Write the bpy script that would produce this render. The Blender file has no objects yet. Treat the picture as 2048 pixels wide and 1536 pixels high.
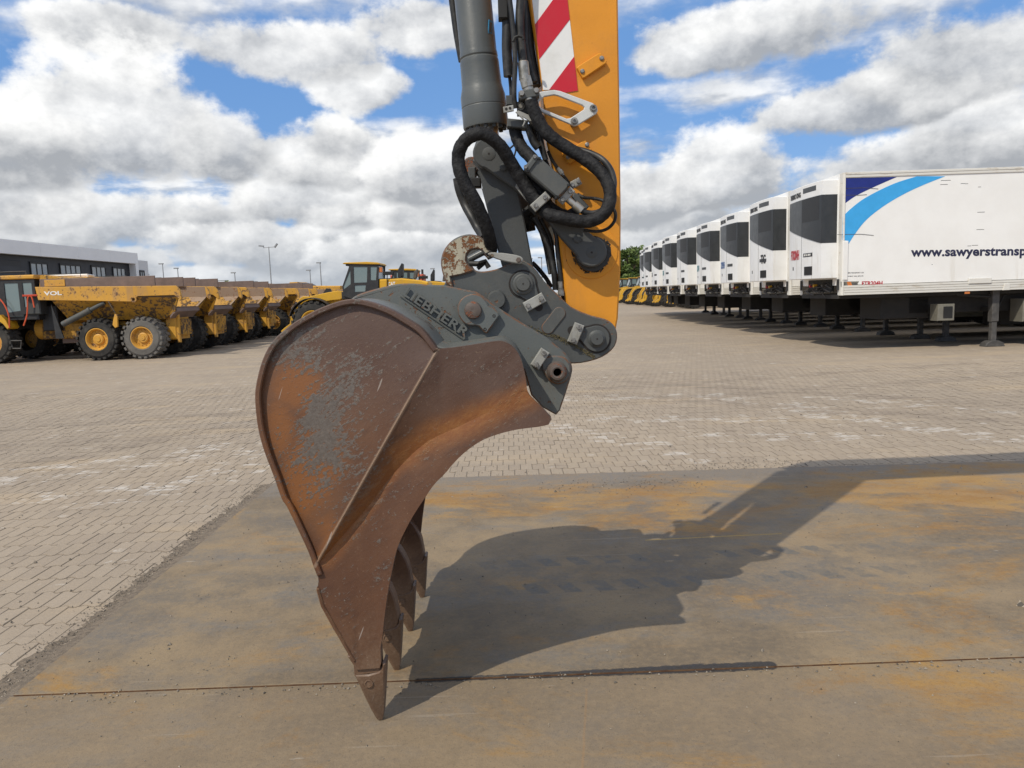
import bpy, bmesh, math, random
from mathutils import Vector, Matrix
from mathutils.geometry import tessellate_polygon
random.seed(7)
SC = bpy.context.scene
COL = SC.collection
R = math.radians

# ------------------------------------------------------------------ camera
F, H = 1500.0, 1.65                       # focal length in photo pixels (2048 wide), eye height
PITCH, ROLL = math.atan(182/1500.0), R(1.9)
cR, sR, cP, sP = math.cos(ROLL), math.sin(ROLL), math.cos(PITCH), math.sin(PITCH)
cam = bpy.data.cameras.new('camera')
cam.sensor_width = 36; cam.lens = 36*F/2048; cam.clip_start = 0.05; cam.clip_end = 6000
camo = bpy.data.objects.new('camera', cam); COL.objects.link(camo)
right, up, fwd = Vector((cR, -sR*sP, -sR*cP)), Vector((sR, cR*sP, cR*cP)), Vector((0, cP, -sP))
m = Matrix((right, up, -fwd)).transposed().to_4x4(); m.translation = (0, 0, H)
camo.matrix_world = m
SC.camera = camo

# ------------------------------------------------------------------ exposure, sun
SC.view_settings.view_transform = 'Standard'; SC.view_settings.look = 'None'
SC.view_settings.gamma = 1; SC.view_settings.use_curve_mapping = False
SC.view_settings.exposure = 0.20
SUN = Vector((-0.578, -0.68, 1.0)).normalized()        # towards the sun
sl = bpy.data.lights.new('sun', 'SUN'); sl.energy = 2.9; sl.angle = R(0.55); sl.color = (1, .93, .80)
so = bpy.data.objects.new('sun', sl); COL.objects.link(so); so.location = (-20, -20, 40)
so.rotation_euler = (-SUN).to_track_quat('-Z', 'Y').to_euler()

# ------------------------------------------------------------------ sight lines: where a point measured on the photograph lies in the place
def ray(u, v):
    x, y = (u-1024)/F, -(v-768)/F
    x, y = x*cR+y*sR, -x*sR+y*cR
    return Vector((x, cP+y*sP, -sP+y*cP))
def G(u, v, z=0.0):
    r = ray(u, v); t = (z-H)/r.z
    return Vector((r.x*t, r.y*t, z))
def PL(u, v, Y):
    r = ray(u, v); t = Y/r.y
    return Vector((r.x*t, Y, H+r.z*t))
def pz(pts, Y):                            # list of photo points -> (x, z) in the upright plane at distance Y
    o = []
    for p in pts:
        w = PL(p[0], p[1], Y); o.append((w.x, w.z))
    return o
def cA(*p): return [(860+x/4.8, y/4.8) for x, y in p]
def cB(*p): return [(860+x/4.8, 240+y/4.8) for x, y in p]
def cC(*p): return [(860+x/4.8, 450+y/4.8) for x, y in p]
def cD(*p): return [(500+x/3.073, 530+y/3.073) for x, y in p]
def cE(*p): return [(560+x/2.898, 930+y/2.898) for x, y in p]

# ------------------------------------------------------------------ node helper
class V:
    def __init__(s, n, o): s.n, s.o = n, o
    def m(s, op, b=None, c=None): return s.n.math(op, s, b, c)
    def __add__(s, b): return s.m('ADD', b)
    __radd__ = __add__
    def __sub__(s, b): return s.m('SUBTRACT', b)
    def __rsub__(s, b): return s.n.math('SUBTRACT', b, s)
    def __mul__(s, b): return s.m('MULTIPLY', b)
    __rmul__ = __mul__
    def __truediv__(s, b): return s.m('DIVIDE', b)
    def mx(s, b): return s.m('MAXIMUM', b)
    def mn(s, b): return s.m('MINIMUM', b)
    def ab(s): return s.m('ABSOLUTE')
    def fl(s): return s.m('FLOOR')
    def fr(s): return s.m('FRACT')
    def sn(s): return s.m('SINE')
class NT:
    def __init__(s, tree): s.t = tree
    def nd(s, ty, **k):
        n = s.t.nodes.new(ty)
        for a, b in k.items(): setattr(n, a, b)
        return n
    def put(s, sock, v):
        if isinstance(v, V): s.t.links.new(v.o, sock)
        elif v is not None:
            if hasattr(sock.default_value, '__len__') and not hasattr(v, '__len__'): v = (v,)*len(sock.default_value)
            if hasattr(sock.default_value, '__len__') and len(sock.default_value) == 4 and len(v) == 3: v = (*v, 1)
            sock.default_value = v
    def math(s, op, a, b=None, c=None):
        n = s.nd('ShaderNodeMath', operation=op)
        for i, x in enumerate((a, b, c)): s.put(n.inputs[i], x)
        return V(s, n.outputs[0])
    def vm(s, op, a, b=None):
        n = s.nd('ShaderNodeVectorMath', operation=op); s.put(n.inputs[0], a); s.put(n.inputs[1], b)
        return V(s, n.outputs[1] if op in ('LENGTH', 'DISTANCE', 'DOT_PRODUCT') else n.outputs[0])
    def xyz(s, v):
        n = s.nd('ShaderNodeSeparateXYZ'); s.put(n.inputs[0], v); return [V(s, o) for o in n.outputs]
    def comb(s, x, y, z):
        n = s.nd('ShaderNodeCombineXYZ')
        for i, q in enumerate((x, y, z)): s.put(n.inputs[i], q)
        return V(s, n.outputs[0])
    def obj(s): return V(s, s.nd('ShaderNodeTexCoord').outputs['Object'])
    def gen(s): return V(s, s.nd('ShaderNodeTexCoord').outputs['Generated'])
    def wpos(s): return V(s, s.nd('ShaderNodeNewGeometry').outputs['Position'])
    def rand(s): return V(s, s.nd('ShaderNodeObjectInfo').outputs['Random'])
    def noise(s, v, scale, detail=4, rough=.6, dist=0, st=None):
        if st: v = s.vm('MULTIPLY', v, st)
        n = s.nd('ShaderNodeTexNoise'); s.put(n.inputs['Vector'], v)
        n.inputs['Scale'].default_value = scale; n.inputs['Detail'].default_value = detail
        n.inputs['Roughness'].default_value = rough; n.inputs['Distortion'].default_value = dist
        return V(s, n.outputs[0])
    def vor(s, v, scale, feat='F1', out=0):
        n = s.nd('ShaderNodeTexVoronoi', feature=feat); s.put(n.inputs['Vector'], v); n.inputs['Scale'].default_value = scale
        return V(s, n.outputs[out])
    def white(s, v):
        n = s.nd('ShaderNodeTexWhiteNoise'); s.put(n.inputs[0], v); return V(s, n.outputs[0])
    def ss(s, x, lo, hi, a=0., b=1.):
        n = s.nd('ShaderNodeMapRange', interpolation_type='SMOOTHSTEP')
        for i, q in enumerate((x, lo, hi, a, b)): s.put(n.inputs[i], q)
        return V(s, n.outputs[0])
    def mix(s, f, a, b):
        n = s.nd('ShaderNodeMix', data_type='RGBA'); s.put(n.inputs[0], f); s.put(n.inputs[6], a); s.put(n.inputs[7], b)
        return V(s, n.outputs[2])
    def scalec(s, c, f): return s.mix(f, (0, 0, 0), c)
    def seg(s, x, y, a, b):                # distance from the line a-b
        dx, dy = b[0]-a[0], b[1]-a[1]; L = dx*dx+dy*dy
        t = (((x-a[0])*dx+(y-a[1])*dy)/L).mx(0).mn(1)
        ex, ey = x-a[0]-t*dx, y-a[1]-t*dy
        return (ex*ex+ey*ey).m('SQRT')
    def bump(s, h, dist=.01, strength=1.0):
        n = s.nd('ShaderNodeBump'); s.put(n.inputs['Height'], h); n.inputs['Distance'].default_value = dist
        n.inputs['Strength'].default_value = strength
        return V(s, n.outputs[0])
MATS = {}
def mat(name, fn):
    m = bpy.data.materials.new(name); m.use_nodes = True
    t = m.node_tree; t.nodes.clear(); n = NT(t)
    out = n.nd('ShaderNodeOutputMaterial'); b = n.nd('ShaderNodeBsdfPrincipled')
    t.links.new(b.outputs[0], out.inputs[0])
    for k, v in fn(n).items():
        n.put(b.inputs[{'c': 'Base Color', 'r': 'Roughness', 'm': 'Metallic', 'n': 'Normal', 's': 'Specular IOR Level', 'cc': 'Coat Weight', 'a': 'Alpha', 't': 'Transmission Weight', 'e': 'Emission Color', 'es': 'Emission Strength'}[k]], v)
    MATS[name] = m
    return m

# ------------------------------------------------------------------ mesh helper
def area2(p): return sum(p[i][0]*p[(i+1) % len(p)][1]-p[(i+1) % len(p)][0]*p[i][1] for i in range(len(p)))/2
def inset(p, b):
    n = len(p); sg = 1 if area2(p) > 0 else -1; o = []
    for i in range(n):
        a, c, d = Vector(p[i-1]), Vector(p[i]), Vector(p[(i+1) % n])
        e1, e2 = (c-a), (d-c)
        if e1.length < 1e-9: e1 = e2
        if e2.length < 1e-9: e2 = e1
        e1.normalize(); e2.normalize()
        n1, n2 = Vector((-e1.y, e1.x))*sg, Vector((-e2.y, e2.x))*sg
        k = n1+n2
        if k.length < 1e-6: k = n1
        k.normalize(); dd = max(.45, k.dot(n1))
        o.append(tuple(c+k*(b/dd)))
    return o
def arc(cx, cy, r, a0, a1, n=12, ry=None):
    return [(cx+r*math.cos(R(a0+(a1-a0)*i/n)), cy+(ry or r)*math.sin(R(a0+(a1-a0)*i/n))) for i in range(n+1)]
def circ(cx, cy, r, n=24, ry=None): return arc(cx, cy, r, 0, 360, n, ry)[:-1]
def cr(pts, k=4, closed=False):            # smooth curve through points
    P = [Vector(p) for p in pts]; n = len(P); o = []
    for i in range(n if closed else n-1):
        if closed: a, b, c, d = P[i-1], P[i], P[(i+1) % n], P[(i+2) % n]
        else: a, b, c, d = P[max(i-1, 0)], P[i], P[i+1], P[min(i+2, n-1)]
        for j in range(k):
            t = j/k
            o.append(tuple(.5*((2*b)+(c-a)*t+(2*a-5*b+4*c-d)*t*t+(3*b-a-3*c+d)*t**3)))
    if not closed: o.append(tuple(P[-1]))
    return o
AX = {'y': lambda a, b, t: (a, t, b), 'x': lambda a, b, t: (t, a, b), 'z': lambda a, b, t: (a, b, t)}
class MB:
    def __init__(s): s.v, s.f, s.mi, s.cur, s.eg = [], [], [], 0, 0
    def edged(s): s.eg = 1; return s          # chamfers take the second material (worn edges)
    def face(s, *ix): s.f.append(ix); s.mi.append(s.cur)
    def quad(s, a, b, c, d):
        k = len(s.v); s.v += [tuple(a), tuple(b), tuple(c), tuple(d)]; s.face(k, k+1, k+2, k+3); return s
    def ngon(s, pts):
        k = len(s.v); s.v += [tuple(p) for p in pts]; s.face(*range(k, k+len(pts))); return s
    def prism(s, pts, t0, t1, bev=.003, holes=(), axis='y'):
        A = AX[axis]; loops = [list(pts)]+[list(h) for h in holes]
        sgn = 1 if t1 > t0 else -1; b = min(bev, abs(t1-t0)*.45)
        rings = []
        for li, lp in enumerate(loops):
            ins = inset(lp, b if li == 0 else -b) if b > 0 else lp
            rr = [(ins, t0), (lp, t0+sgn*b), (lp, t1-sgn*b), (ins, t1)] if b > 0 else [(lp, t0), (lp, t1)]
            ks = []
            for q, t in rr:
                k = len(s.v); ks.append(k); s.v += [A(x, y, t) for x, y in q]
            n = len(lp)
            for ri, (a, c) in enumerate(zip(ks, ks[1:])):
                if s.eg and b > 0: s.cur = 1 if ri != 1 else 0
                for i in range(n): s.face(a+i, a+(i+1) % n, c+(i+1) % n, c+i)
            if s.eg: s.cur = 0
            rings.append((ks[0], ks[-1], n, ins))
        if not holes:
            a, c, n, _ = rings[0]
            s.face(*range(a, a+n)); s.face(*range(c+n-1, c-1, -1))
        else:
            tri = tessellate_polygon([[Vector((x, y, 0)) for x, y in r[3]] for r in rings])
            f0, f1 = [], []
            for r in rings: f0 += range(r[0], r[0]+r[2]); f1 += range(r[1], r[1]+r[2])
            for t in tri: s.face(*[f0[i] for i in t]); s.face(*[f1[i] for i in reversed(t)])
        return s
    def box(s, c, d, bev=0.0, rot=None):
        hx, hy, hz = d[0]/2, d[1]/2, d[2]/2
        k = len(s.v)
        s.prism([(-hx, -hz), (hx, -hz), (hx, hz), (-hx, hz)], -hy, hy, bev)
        for i in range(k, len(s.v)):
            p = Vector(s.v[i])
            if rot: p = rot @ p
            s.v[i] = tuple(p+Vector(c))
        return s
    def cyl(s, p0, p1, r0, r1=None, n=16, bev=0.0):
        r1 = r0 if r1 is None else r1
        L = (Vector(p1)-Vector(p0)).length
        prof = [(0, r0-bev), (bev, r0), (L-bev, r1), (L, r1-bev)] if bev > 0 else [(0, r0), (L, r1)]
        return s.lathe(p0, Vector(p1)-Vector(p0), prof, n)
    def lathe(s, p0, d, prof, n=24, cap=True):
        d = Vector(d).normalized(); q = d.to_track_quat('Z', 'Y'); p0 = Vector(p0); ks = []
        for t, r in prof:
            k = len(s.v); ks.append(k)
            for i in range(n):
                a = 2*math.pi*i/n
                s.v.append(tuple(p0+q @ Vector((r*math.cos(a), r*math.sin(a), t))))
        for a, b in zip(ks, ks[1:]):
            for i in range(n): s.face(a+i, a+(i+1) % n, b+(i+1) % n, b+i)
        if cap: s.face(*range(ks[0]+n-1, ks[0]-1, -1)); s.face(*range(ks[-1], ks[-1]+n))
        return s
    def tube(s, path, r, n=10, cap=True):
        P = [Vector(p) for p in path]; ks = []; ref = None
        for i, p in enumerate(P):
            d = (P[min(i+1, len(P)-1)]-P[max(i-1, 0)]).normalized()
            if ref is None: ref = d.orthogonal().normalized()
            ref = (ref-d*ref.dot(d)).normalized(); bi = d.cross(ref)
            rr = r(i, p) if callable(r) else r
            k = len(s.v); ks.append(k)
            for j in range(n):
                a = 2*math.pi*j/n; s.v.append(tuple(p+(ref*math.cos(a)+bi*math.sin(a))*rr))
        for a, b in zip(ks, ks[1:]):
            for j in range(n): s.face(a+j, a+(j+1) % n, b+(j+1) % n, b+j)
        if cap: s.face(*range(ks[0]+n-1, ks[0]-1, -1)); s.face(*range(ks[-1], ks[-1]+n))
        return s
    def hexa(s, c, r, h, d=(0, -1, 0), n=6): return s.lathe(c, d, [(0, r), (h*.8, r), (h, r*.85)], n)
    def build(s, name, mats, parent=None, ang=32, recalc=True, kind=None, label=None):
        me = bpy.data.meshes.new(name); me.from_pydata(s.v, [], s.f)
        mats = mats if isinstance(mats, (list, tuple)) else [mats]
        for m in mats: me.materials.append(MATS[m] if isinstance(m, str) else m)
        if len(mats) > 1: me.polygons.foreach_set('material_index', s.mi)
        if recalc:
            bm = bmesh.new(); bm.from_mesh(me); bmesh.ops.remove_doubles(bm, verts=bm.verts, dist=1e-6)
            bmesh.ops.recalc_face_normals(bm, faces=bm.faces); bm.to_mesh(me); bm.free()
        me.polygons.foreach_set('use_smooth', [True]*len(me.polygons))
        me.set_sharp_from_angle(angle=R(ang))
        return link(name, me, parent, kind, label)
def link(name, me, parent=None, kind=None, label=None):
    o = bpy.data.objects.new(name, me); COL.objects.link(o)
    if parent:
        o.parent = parent
        if parent.get('_w'): o.location = -parent.location
    if kind: o['kind'] = kind
    if label: o['label'] = label
    return o
def tag(o, label, cat, group=None):
    o['label'] = label; o['category'] = cat
    if group: o['group'] = group
    return o
def thing(name, label, cat, loc=(0, 0, 0), group=None, world=False):
    o = bpy.data.objects.new(name, None); COL.objects.link(o); o.location = loc; o.empty_display_size = .3
    tag(o, label, cat, group)
    if world: o['_w'] = 1
    return o
def dup(root, loc, label, group=None, rz=0, scale=None, skip=()):
    r = root.copy(); COL.objects.link(r); r.location = loc; r.rotation_euler = (0, 0, rz); r['label'] = label
    if scale: r.scale = scale
    if group: r['group'] = group
    def rec(a, b):
        for ch in list(a.children):
            if ch.name.split('.')[0] in skip: continue
            c = ch.copy(); COL.objects.link(c); c.parent = b; rec(ch, c)
    rec(root, r)
    return r
TXT = {}
def text(name, s, mat_, parent, o, ex, ey, width=None, height=None, ext=.002, bold=.012, spacing=1.0):
    """flat or raised lettering: o lower left corner, ex reading direction, ey up; fitted to width and height"""
    key = (s, bold, spacing)
    if key not in TXT:
        c = bpy.data.curves.new('t', 'FONT'); c.body = s; c.offset = bold; c.space_character = spacing; c.resolution_u = 3
        ob = bpy.data.objects.new('t', c); COL.objects.link(ob)
        dg = bpy.context.evaluated_depsgraph_get(); me = bpy.data.meshes.new_from_object(ob.evaluated_get(dg))
        TXT[key] = ([tuple(v.co) for v in me.vertices], [tuple(p.vertices) for p in me.polygons])
        bpy.data.objects.remove(ob); bpy.data.curves.remove(c); bpy.data.meshes.remove(me)
    vs, fs = TXT[key]
    x0, x1 = min(v[0] for v in vs), max(v[0] for v in vs); y0, y1 = min(v[1] for v in vs), max(v[1] for v in vs)
    sx = width/(x1-x0) if width else height/(y1-y0); sy = height/(y1-y0) if height else sx
    o, ex, ey = Vector(o), Vector(ex).normalized(), Vector(ey).normalized(); nz = ex.cross(ey)
    me = bpy.data.meshes.new(name)
    n = len(vs)
    bot = [tuple(o+ex*((v[0]-x0)*sx)+ey*((v[1]-y0)*sy)) for v in vs]
    top = [tuple(Vector(p)+nz*ext) for p in bot]
    cnt = {}
    for f in fs:
        for i in range(len(f)):
            e = (f[i], f[(i+1) % len(f)]); cnt[e] = 1
    side = [(a, b, b+n, a+n) for a, b in cnt if (b, a) not in cnt]
    me.from_pydata(bot+top, [], [tuple(i+n for i in f) for f in fs]+side)
    me.materials.append(MATS[mat_])
    return link(name, me, parent)
# ------------------------------------------------------------------ sky with broken cumulus
W = bpy.data.worlds.new('World'); SC.world = W; W.use_nodes = True
W.cycles.sampling_method = 'MANUAL'; W.cycles.sample_map_resolution = 256
wt = W.node_tree; wt.nodes.clear(); n = NT(wt)
SKYS = 0.10
d0 = n.vm('NORMALIZE', n.gen())
sky = n.nd('ShaderNodeTexSky', sky_type='NISHITA', sun_disc=False, sun_elevation=math.asin(SUN.z), sun_rotation=math.atan2(SUN.x, SUN.y),
           altitude=50, air_density=1.0, dust_density=0.6, ozone_density=1.6)
skyc = V(n, sky.outputs[0])
GREY, WHITE = (.395, .415, .445), (1.0, 1.0, .99)
def C_(c): return tuple(q*.90/SKYS for q in c)
x0_, y0_, z0_ = n.xyz(d0); az = n.math('ARCTAN2', x0_, y0_); el = z0_.m('ARCSINE')
flatd = n.vm('MULTIPLY', d0, (1, 1, 1.35))
b1 = n.noise(flatd, 8.5, 6, .58); b2 = n.noise(flatd, 24, 5, .6); b3 = n.noise(n.vm('ADD', flatd, (-.02, -.006, .045)), 8.5, 6, .58); b4 = n.noise(n.vm('ADD', flatd, (-.008, -.002, .016)), 24, 4, .6)
rel = (b1-b3)*1.75+(b2-b4)*.40                    # relief of the billows: light from above left
# broken layer seen edge-on, closing up towards the horizon
zz = z0_.mx(0)+.10
p = n.comb(x0_/zz, y0_/zz, 0.0)
f = n.noise(n.vm('ADD', p, (3.7, 1.3, 0)), 1.25, 6, .56); d2 = n.vm('NORMALIZE', n.vm('ADD', d0, (-.006, -.002, .016))); x2, y2, z2 = n.xyz(d2); z2 = z2.mx(0)+.10
f2 = n.noise(n.vm('ADD', n.comb(x2/z2, y2/z2, 0.0), (3.7, 1.3, 0)), 1.25, 5, .56)
D = f+(b1-.5)*.35+(b2-.5)*.15
GAPS = [(590, 190, 150, 40, .30), (430, 130, 90, 40, .2), (800, 200, 90, 40, .2), (40, 120, 70, 34, .16), (1330, 130, 140, 28, .26), (1440, 245, 220, 26, .26), (1740, 248, 130, 20, .18), (1270, 220, 70, 26, .2), (130, 10, 90, 22, .12), (1650, 290, 60, 22, .16)]
for u, v, su, sv, k in GAPS:
    w = ray(u, v).normalized(); ux, uy = (az-math.atan2(w.x, w.y))/(su/F), (el-math.asin(w.z))/(sv/F)
    D = D-.95*((ux*ux+uy*uy)*-1.0).m('EXPONENT')*k
cov = n.ss(D+n.ss(z0_, .02, .20, .01, -.02)+n.ss(z0_, .38, .55, 0, .09), .40, .63)  # last term: extra cloud out of view overhead, added to lift the ambient light
lit = (n.ss(f-f2, -.05, .06)*.55+.42+rel*.9-n.ss(D, .5, .85)*.22).mx(0).mn(1)
c = n.mix(.6, skyc, C_((.125, .335, .77)))
c = n.mix(cov*n.ss(z0_, .02, .22, 1, .9), c, n.mix(lit, C_(GREY), C_(WHITE)))
# single cumulus heaps, far ones first: centre, base and half width and height as seen from the yard, grey of base, white of crown
HEAPS = [(120, 545, 210, 26, .5, .9), (380, 548, 230, 26, .45, .85), (650, 545, 210, 26, .5, .9), (900, 540, 160, 28, .5, .9), (240, 515, 170, 36, .4, .95), (90, 485, 140, 44, .35, .95), (560, 505, 160, 40, .4, .95), (760, 525, 150, 34, .45, .95), (420, 455, 150, 55, .35, 1.0), (700, 460, 150, 60, .4, 1.0), (880, 470, 110, 50, .4, 1.0), (1290, 462, 100, 50, .35, .95), (1400, 445, 130, 55, .3, .95), (1270, 520, 90, 36, .4, .95), (1480, 500, 120, 36, .4, .9),
         (640, 395, 230, 75, .40, .9), (250, 440, 270, 75, .40, .85), (60, 395, 150, 80, .35, .9), (1330, 470, 180, 60, .4, .85), (870, 420, 160, 70, .45, .95), (450, 480, 260, 50, .45, .8), (800, 500, 260, 45, .5, .8),
         (1290, 400, 150, 95, .20, .85), (1440, 372, 150, 125, .25, 1.1), (1800, 345, 230, 75, .3, .9), (1960, 300, 130, 150, .22, 1.1), (640, 320, 160, 75, .35, 1.0), (870, 352, 150, 110, .32, 1.1), (660, 285, 60, 60, .6, 1.0),
         (1720, 205, 205, 68, .2, .85), (1920, 140, 230, 100, .25, .9), (1490, 82, 250, 75, .42, .95), (720, 165, 110, 40, .65, .9), (575, 100, 215, 58, .5, .95), (200, 46, 150, 38, .55, .95), (850, 50, 150, 50, .6, .9),
         (50, 318, 150, 95, .38, 1.0), (440, 300, 115, 85, .30, 1.0), (225, 300, 235, 212, .30, 1.15)]
for u, vb, su, hh, g0, g1 in HEAPS:
    if vb > 380: su, hh = su*.80, hh*.82
    w = ray(u, vb).normalized(); a0, e0 = math.atan2(w.x, w.y), math.asin(w.z)
    X = (az-a0)/(su/F); Y = (el-e0)/(hh/F)
    Yn = Y.mn(0)*-2.1*(hh/130.); Yp = Y.mx(0)
    S = 1.0-(X*X+Yp*Yp+Yn*Yn)+(b1-.5)*2.1+(b2-.5)*.85
    k = n.ss(S, .06, .52)
    t = (Y*(g1-g0)*.95+(g0+.10)-X*.10+rel*1.25+(b2-.5)*.15).mx(0).mn(1.1)
    c = n.mix(k*.96, c, n.mix(t, C_(GREY), C_(WHITE)))
haz = n.ss(z0_, 0.0, .12, .36, 0.0)              # the air pales everything low over the horizon
c = n.mix(haz, c, C_((.56, .63, .72)))
bg = n.nd('ShaderNodeBackground'); n.put(bg.inputs[0], c); bg.inputs[1].default_value = SKYS
wo = n.nd('ShaderNodeOutputWorld'); wt.links.new(bg.outputs[0], wo.inputs[0])
# ------------------------------------------------------------------ materials
def flat(name, c, r=.5, m=0.0, var=.12, sc=6, bump=0, **k):
    def fn(n):
        p = n.obj(); q = n.noise(p, sc, 5, .65)
        d = dict(c=n.mix(n.ss(q, .3, .72), tuple(x*(1-var) for x in c), tuple(min(1, x*(1+var)) for x in c)), r=n.ss(q, .2, .8, max(0, r-.08), min(1, r+.1)), m=m)
        if bump: d['n'] = n.bump(n.noise(p, sc*12, 3), bump)
        d.update(k); return d
    return mat(name, fn)
PX, PY, PA = .1125, .225, .016            # paving block pitch and the wave of its ends
def m_paving(n):
    p = n.wpos(); x, y, z = n.xyz(p)
    yw = y-(x*(2*math.pi/PX)).sn()*PA
    row = (yw/PY).fl(); par = (row*.5).fr()*2
    xs = x/PX+par*.5; colm = xs.fl()
    rnd = n.white(n.comb(row, colm, 0.))
    big = n.noise(p, .16, 5, .6); med = n.noise(p, 1.3, 6, .65, st=(1, 1, 1)); fine = n.noise(p, 60, 4, .7); sp = n.noise(p, 240, 2, .6)
    c = n.mix(n.ss(big, .35, .65), (.300, .243, .182), (.362, .290, .212))
    c = n.mix(n.ss(med, .4, .7)*.55, c, (.255, .207, .158))
    c = n.mix((rnd-.5).ab()*.5, c, n.mix(n.ss(rnd, .45, .55), (.235, .19, .155), (.385, .32, .25)))
    c = n.mix(n.ss(fine, .35, .75)*.4, c, (.40, .33, .255))
    c = n.mix(n.ss(sp, .60, .72)*.5, c, (.12, .10, .085))
    # sandy tracks where tyres have carried dirt
    st = n.noise(p, .9, 5, .6, st=(.35, 1.4, 1))
    c = n.mix(n.ss(st, .52, .70)*.7, c, (.40, .31, .21))
    # chalky scuffs lying along old tyre paths
    lines = None
    for a, b, w in SCUFF:
        q = n.ss(n.seg(x+(med-.5)*.5, y+(med-.5)*.5, a, b), w, w*.15)
        lines = q if lines is None else lines.mx(q)
    br = n.noise(p, 2.6, 6, .74, st=(.8, 1.7, 1)); br2 = n.noise(p, 7.0, 4, .7, st=(.8, 2.2, 1))
    wh = n.ss(br+lines*.125+(rnd-.5)*.10-.015, .60, .67)*n.ss(br2, .40, .56)
    c = n.mix(wh*.55, c, (.60, .565, .52))
    # dark rubber and oil marks
    dk = n.noise(p, 1.7, 5, .68, st=(.6, 1.8, 1))
    c = n.mix(n.ss(dk, .64, .74)*.55, c, (.10, .085, .075))
    tk = None
    for a, b in (((-8., 8.6), (9., 12.8)), ((-8., 10.2), (9., 14.6)), ((-7., 5.6), (-2.4, 12.)), ((1.5, 14.), (9., 7.6)), ((.5, 12.6), (8., 6.9))):
        q = n.ss(n.seg(x+(med-.5)*.3, y+(med-.5)*.4, a, b), .34, .12); tk = q if tk is None else tk.mx(q)
    c = n.mix(tk*n.ss(n.noise(p, 2.1, 5, .7, st=(.7, 1.6, 1)), .38, .66)*.42, c, (.15, .118, .092))
    # joints filled with dirt (the same joints the blocks themselves have)
    jx = ((xs.fr()-.5).ab()*-1+.5)*PX; jy = (((yw/PY).fr()-.5).ab()*-1+.5)*PY
    j = n.ss(jx.mn(jy), .0055, .002)
    c = n.mix(j*n.ss(med, .3, .6, .34, .08), c, (.15, .118, .088))
    h = fine*.4+n.noise(p, 130, 3)*.25-j*.9+n.noise(p, 9, 3)*.5
    return dict(c=c, r=.86, n=n.bump(h, .0045), s=.3)
def m_plate(n):
    p = n.wpos(); x, y, z = n.xyz(p)
    lo = n.noise(p, .75, 7, .68); md = n.noise(p, 2.0, 7, .72, st=(.7, 1.2, 1)); fi = n.noise(p, 30, 5, .7); sp = n.noise(p, 170, 3, .7)
    stv = n.noise(p, 6, 5, .7, st=(.18, 2.2, 1))
    c = n.mix(n.ss(lo, .40, .62), (.142, .110, .074), (.258, .190, .112))
    c = n.mix(n.ss(md, .48, .66)*.8, c, (.165, .148, .126)); c = n.mix(n.ss(n.noise(n.vm('ADD', p, (5, 2, 0)), .55, 6, .7), .50, .66)*.6, c, (.120, .114, .108))                    # bare blue-grey steel
    c = n.mix(n.ss(y+(md-.5)*2.0, 5.9, 6.5)*.75, c, (.185, .162, .138))
    nr = n.ss(y+(lo-.5)*1.2, 3.05, 2.95)
    c = n.mix(nr*.45, c, (.235, .175, .112))
    ru = n.noise(p, .95, 8, .74, .3, st=(.8, 1.2, 1))
    band = n.ss(n.seg(x, y, (-.2, 5.75), (4.4, 5.75)), 1.0, .1)*.10
    c = n.mix(n.ss(ru+band+(stv-.5)*.14+n.ss(x, .0, 2.5)*.045, .53, .70)*.85, c, n.mix(n.ss(md, .4, .6), (.29, .138, .020), (.36, .20, .045)))   # orange flash rust
    c = n.mix(n.ss(stv, .62, .74)*.3, c, (.29, .16, .05))
    # lug prints of a tyre rolling along the plate
    tx, ty = x+(md-.5)*.10, y+(fi-.5)*.04
    yc = ty-x*.045
    tr = None
    for off, ph, wd in ((4.02, 0., .085), (4.42, .5, .075)):
        lug = ((tx+(yc-off)*.45)/.185+ph).fr()
        q = n.ss((lug-.5).ab(), .30, .22)*n.ss((yc-off).ab(), wd, wd*.75)
        tr = q if tr is None else tr.mx(q)
    tr = tr*n.ss(x, 2.9, 1.6)*n.ss(x, -.6, .2)*n.ss(md, .36, .5)
    c = n.mix(tr*.9*n.ss(n.noise(p, 5, 5, .7), .30, .50), c, (.105, .104, .098))
    sm = n.ss((yc-4.22).ab(), .36, .12)*n.ss(n.noise(p, 4, 5, .7), .42, .62)
    c = n.mix(sm*n.ss(x, 4.2, 1.5)*.6, c, (.115, .103, .088))
    # arcs swept by a turning wheel
    rr = ((x-2.3)*(x-2.3)+(y-3.7)*(y-3.7)*1.25).m('SQRT')
    ar = n.ss((rr*19+(md-.5)*5).sn(), .2, .8)*n.ss((rr-2.25).ab(), .5, .2)*n.ss(x, 2.1, 2.8)*n.ss(y, 4.5, 5.0)
    c = n.mix(ar*.45, c, (.33, .20, .08))
    # scratches
    s1 = n.noise(p, 3.0, 2, .5, st=(.35, 9, 1)); c = n.mix(n.ss(s1, .71, .74)*.28, c, (.36, .31, .25))
    s2 = n.noise(n.vm('ADD', p, (9, 4, 0)), 8.0, 3, .6, st=(.5, 2.4, 1)); c = n.mix(n.ss(s2, .70, .76)*.55, c, (.40, .36, .31))
    sl = n.ss(n.seg(x+(md-.5)*.02, y, (.19, 2.35), (.27, 2.95)), .007, .002); c = n.mix(sl*.35, c, (.30, .17, .07))
    sl = n.ss(n.seg(x, y+(md-.5)*.03, (.85, 4.78), (1.75, 4.82)), .014, .004); c = n.mix(sl*.7, c, (.42, .27, .06))
    c = n.mix(n.ss(fi, .35, .8)*.5, c, (.30, .222, .138)); c = n.mix(n.ss(n.noise(p, 55, 4, .75), .52, .70)*.4, c, (.10, .082, .062))
    c = n.mix(n.ss(sp, .60, .7)*.7, c, (.07, .056, .044))
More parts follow.
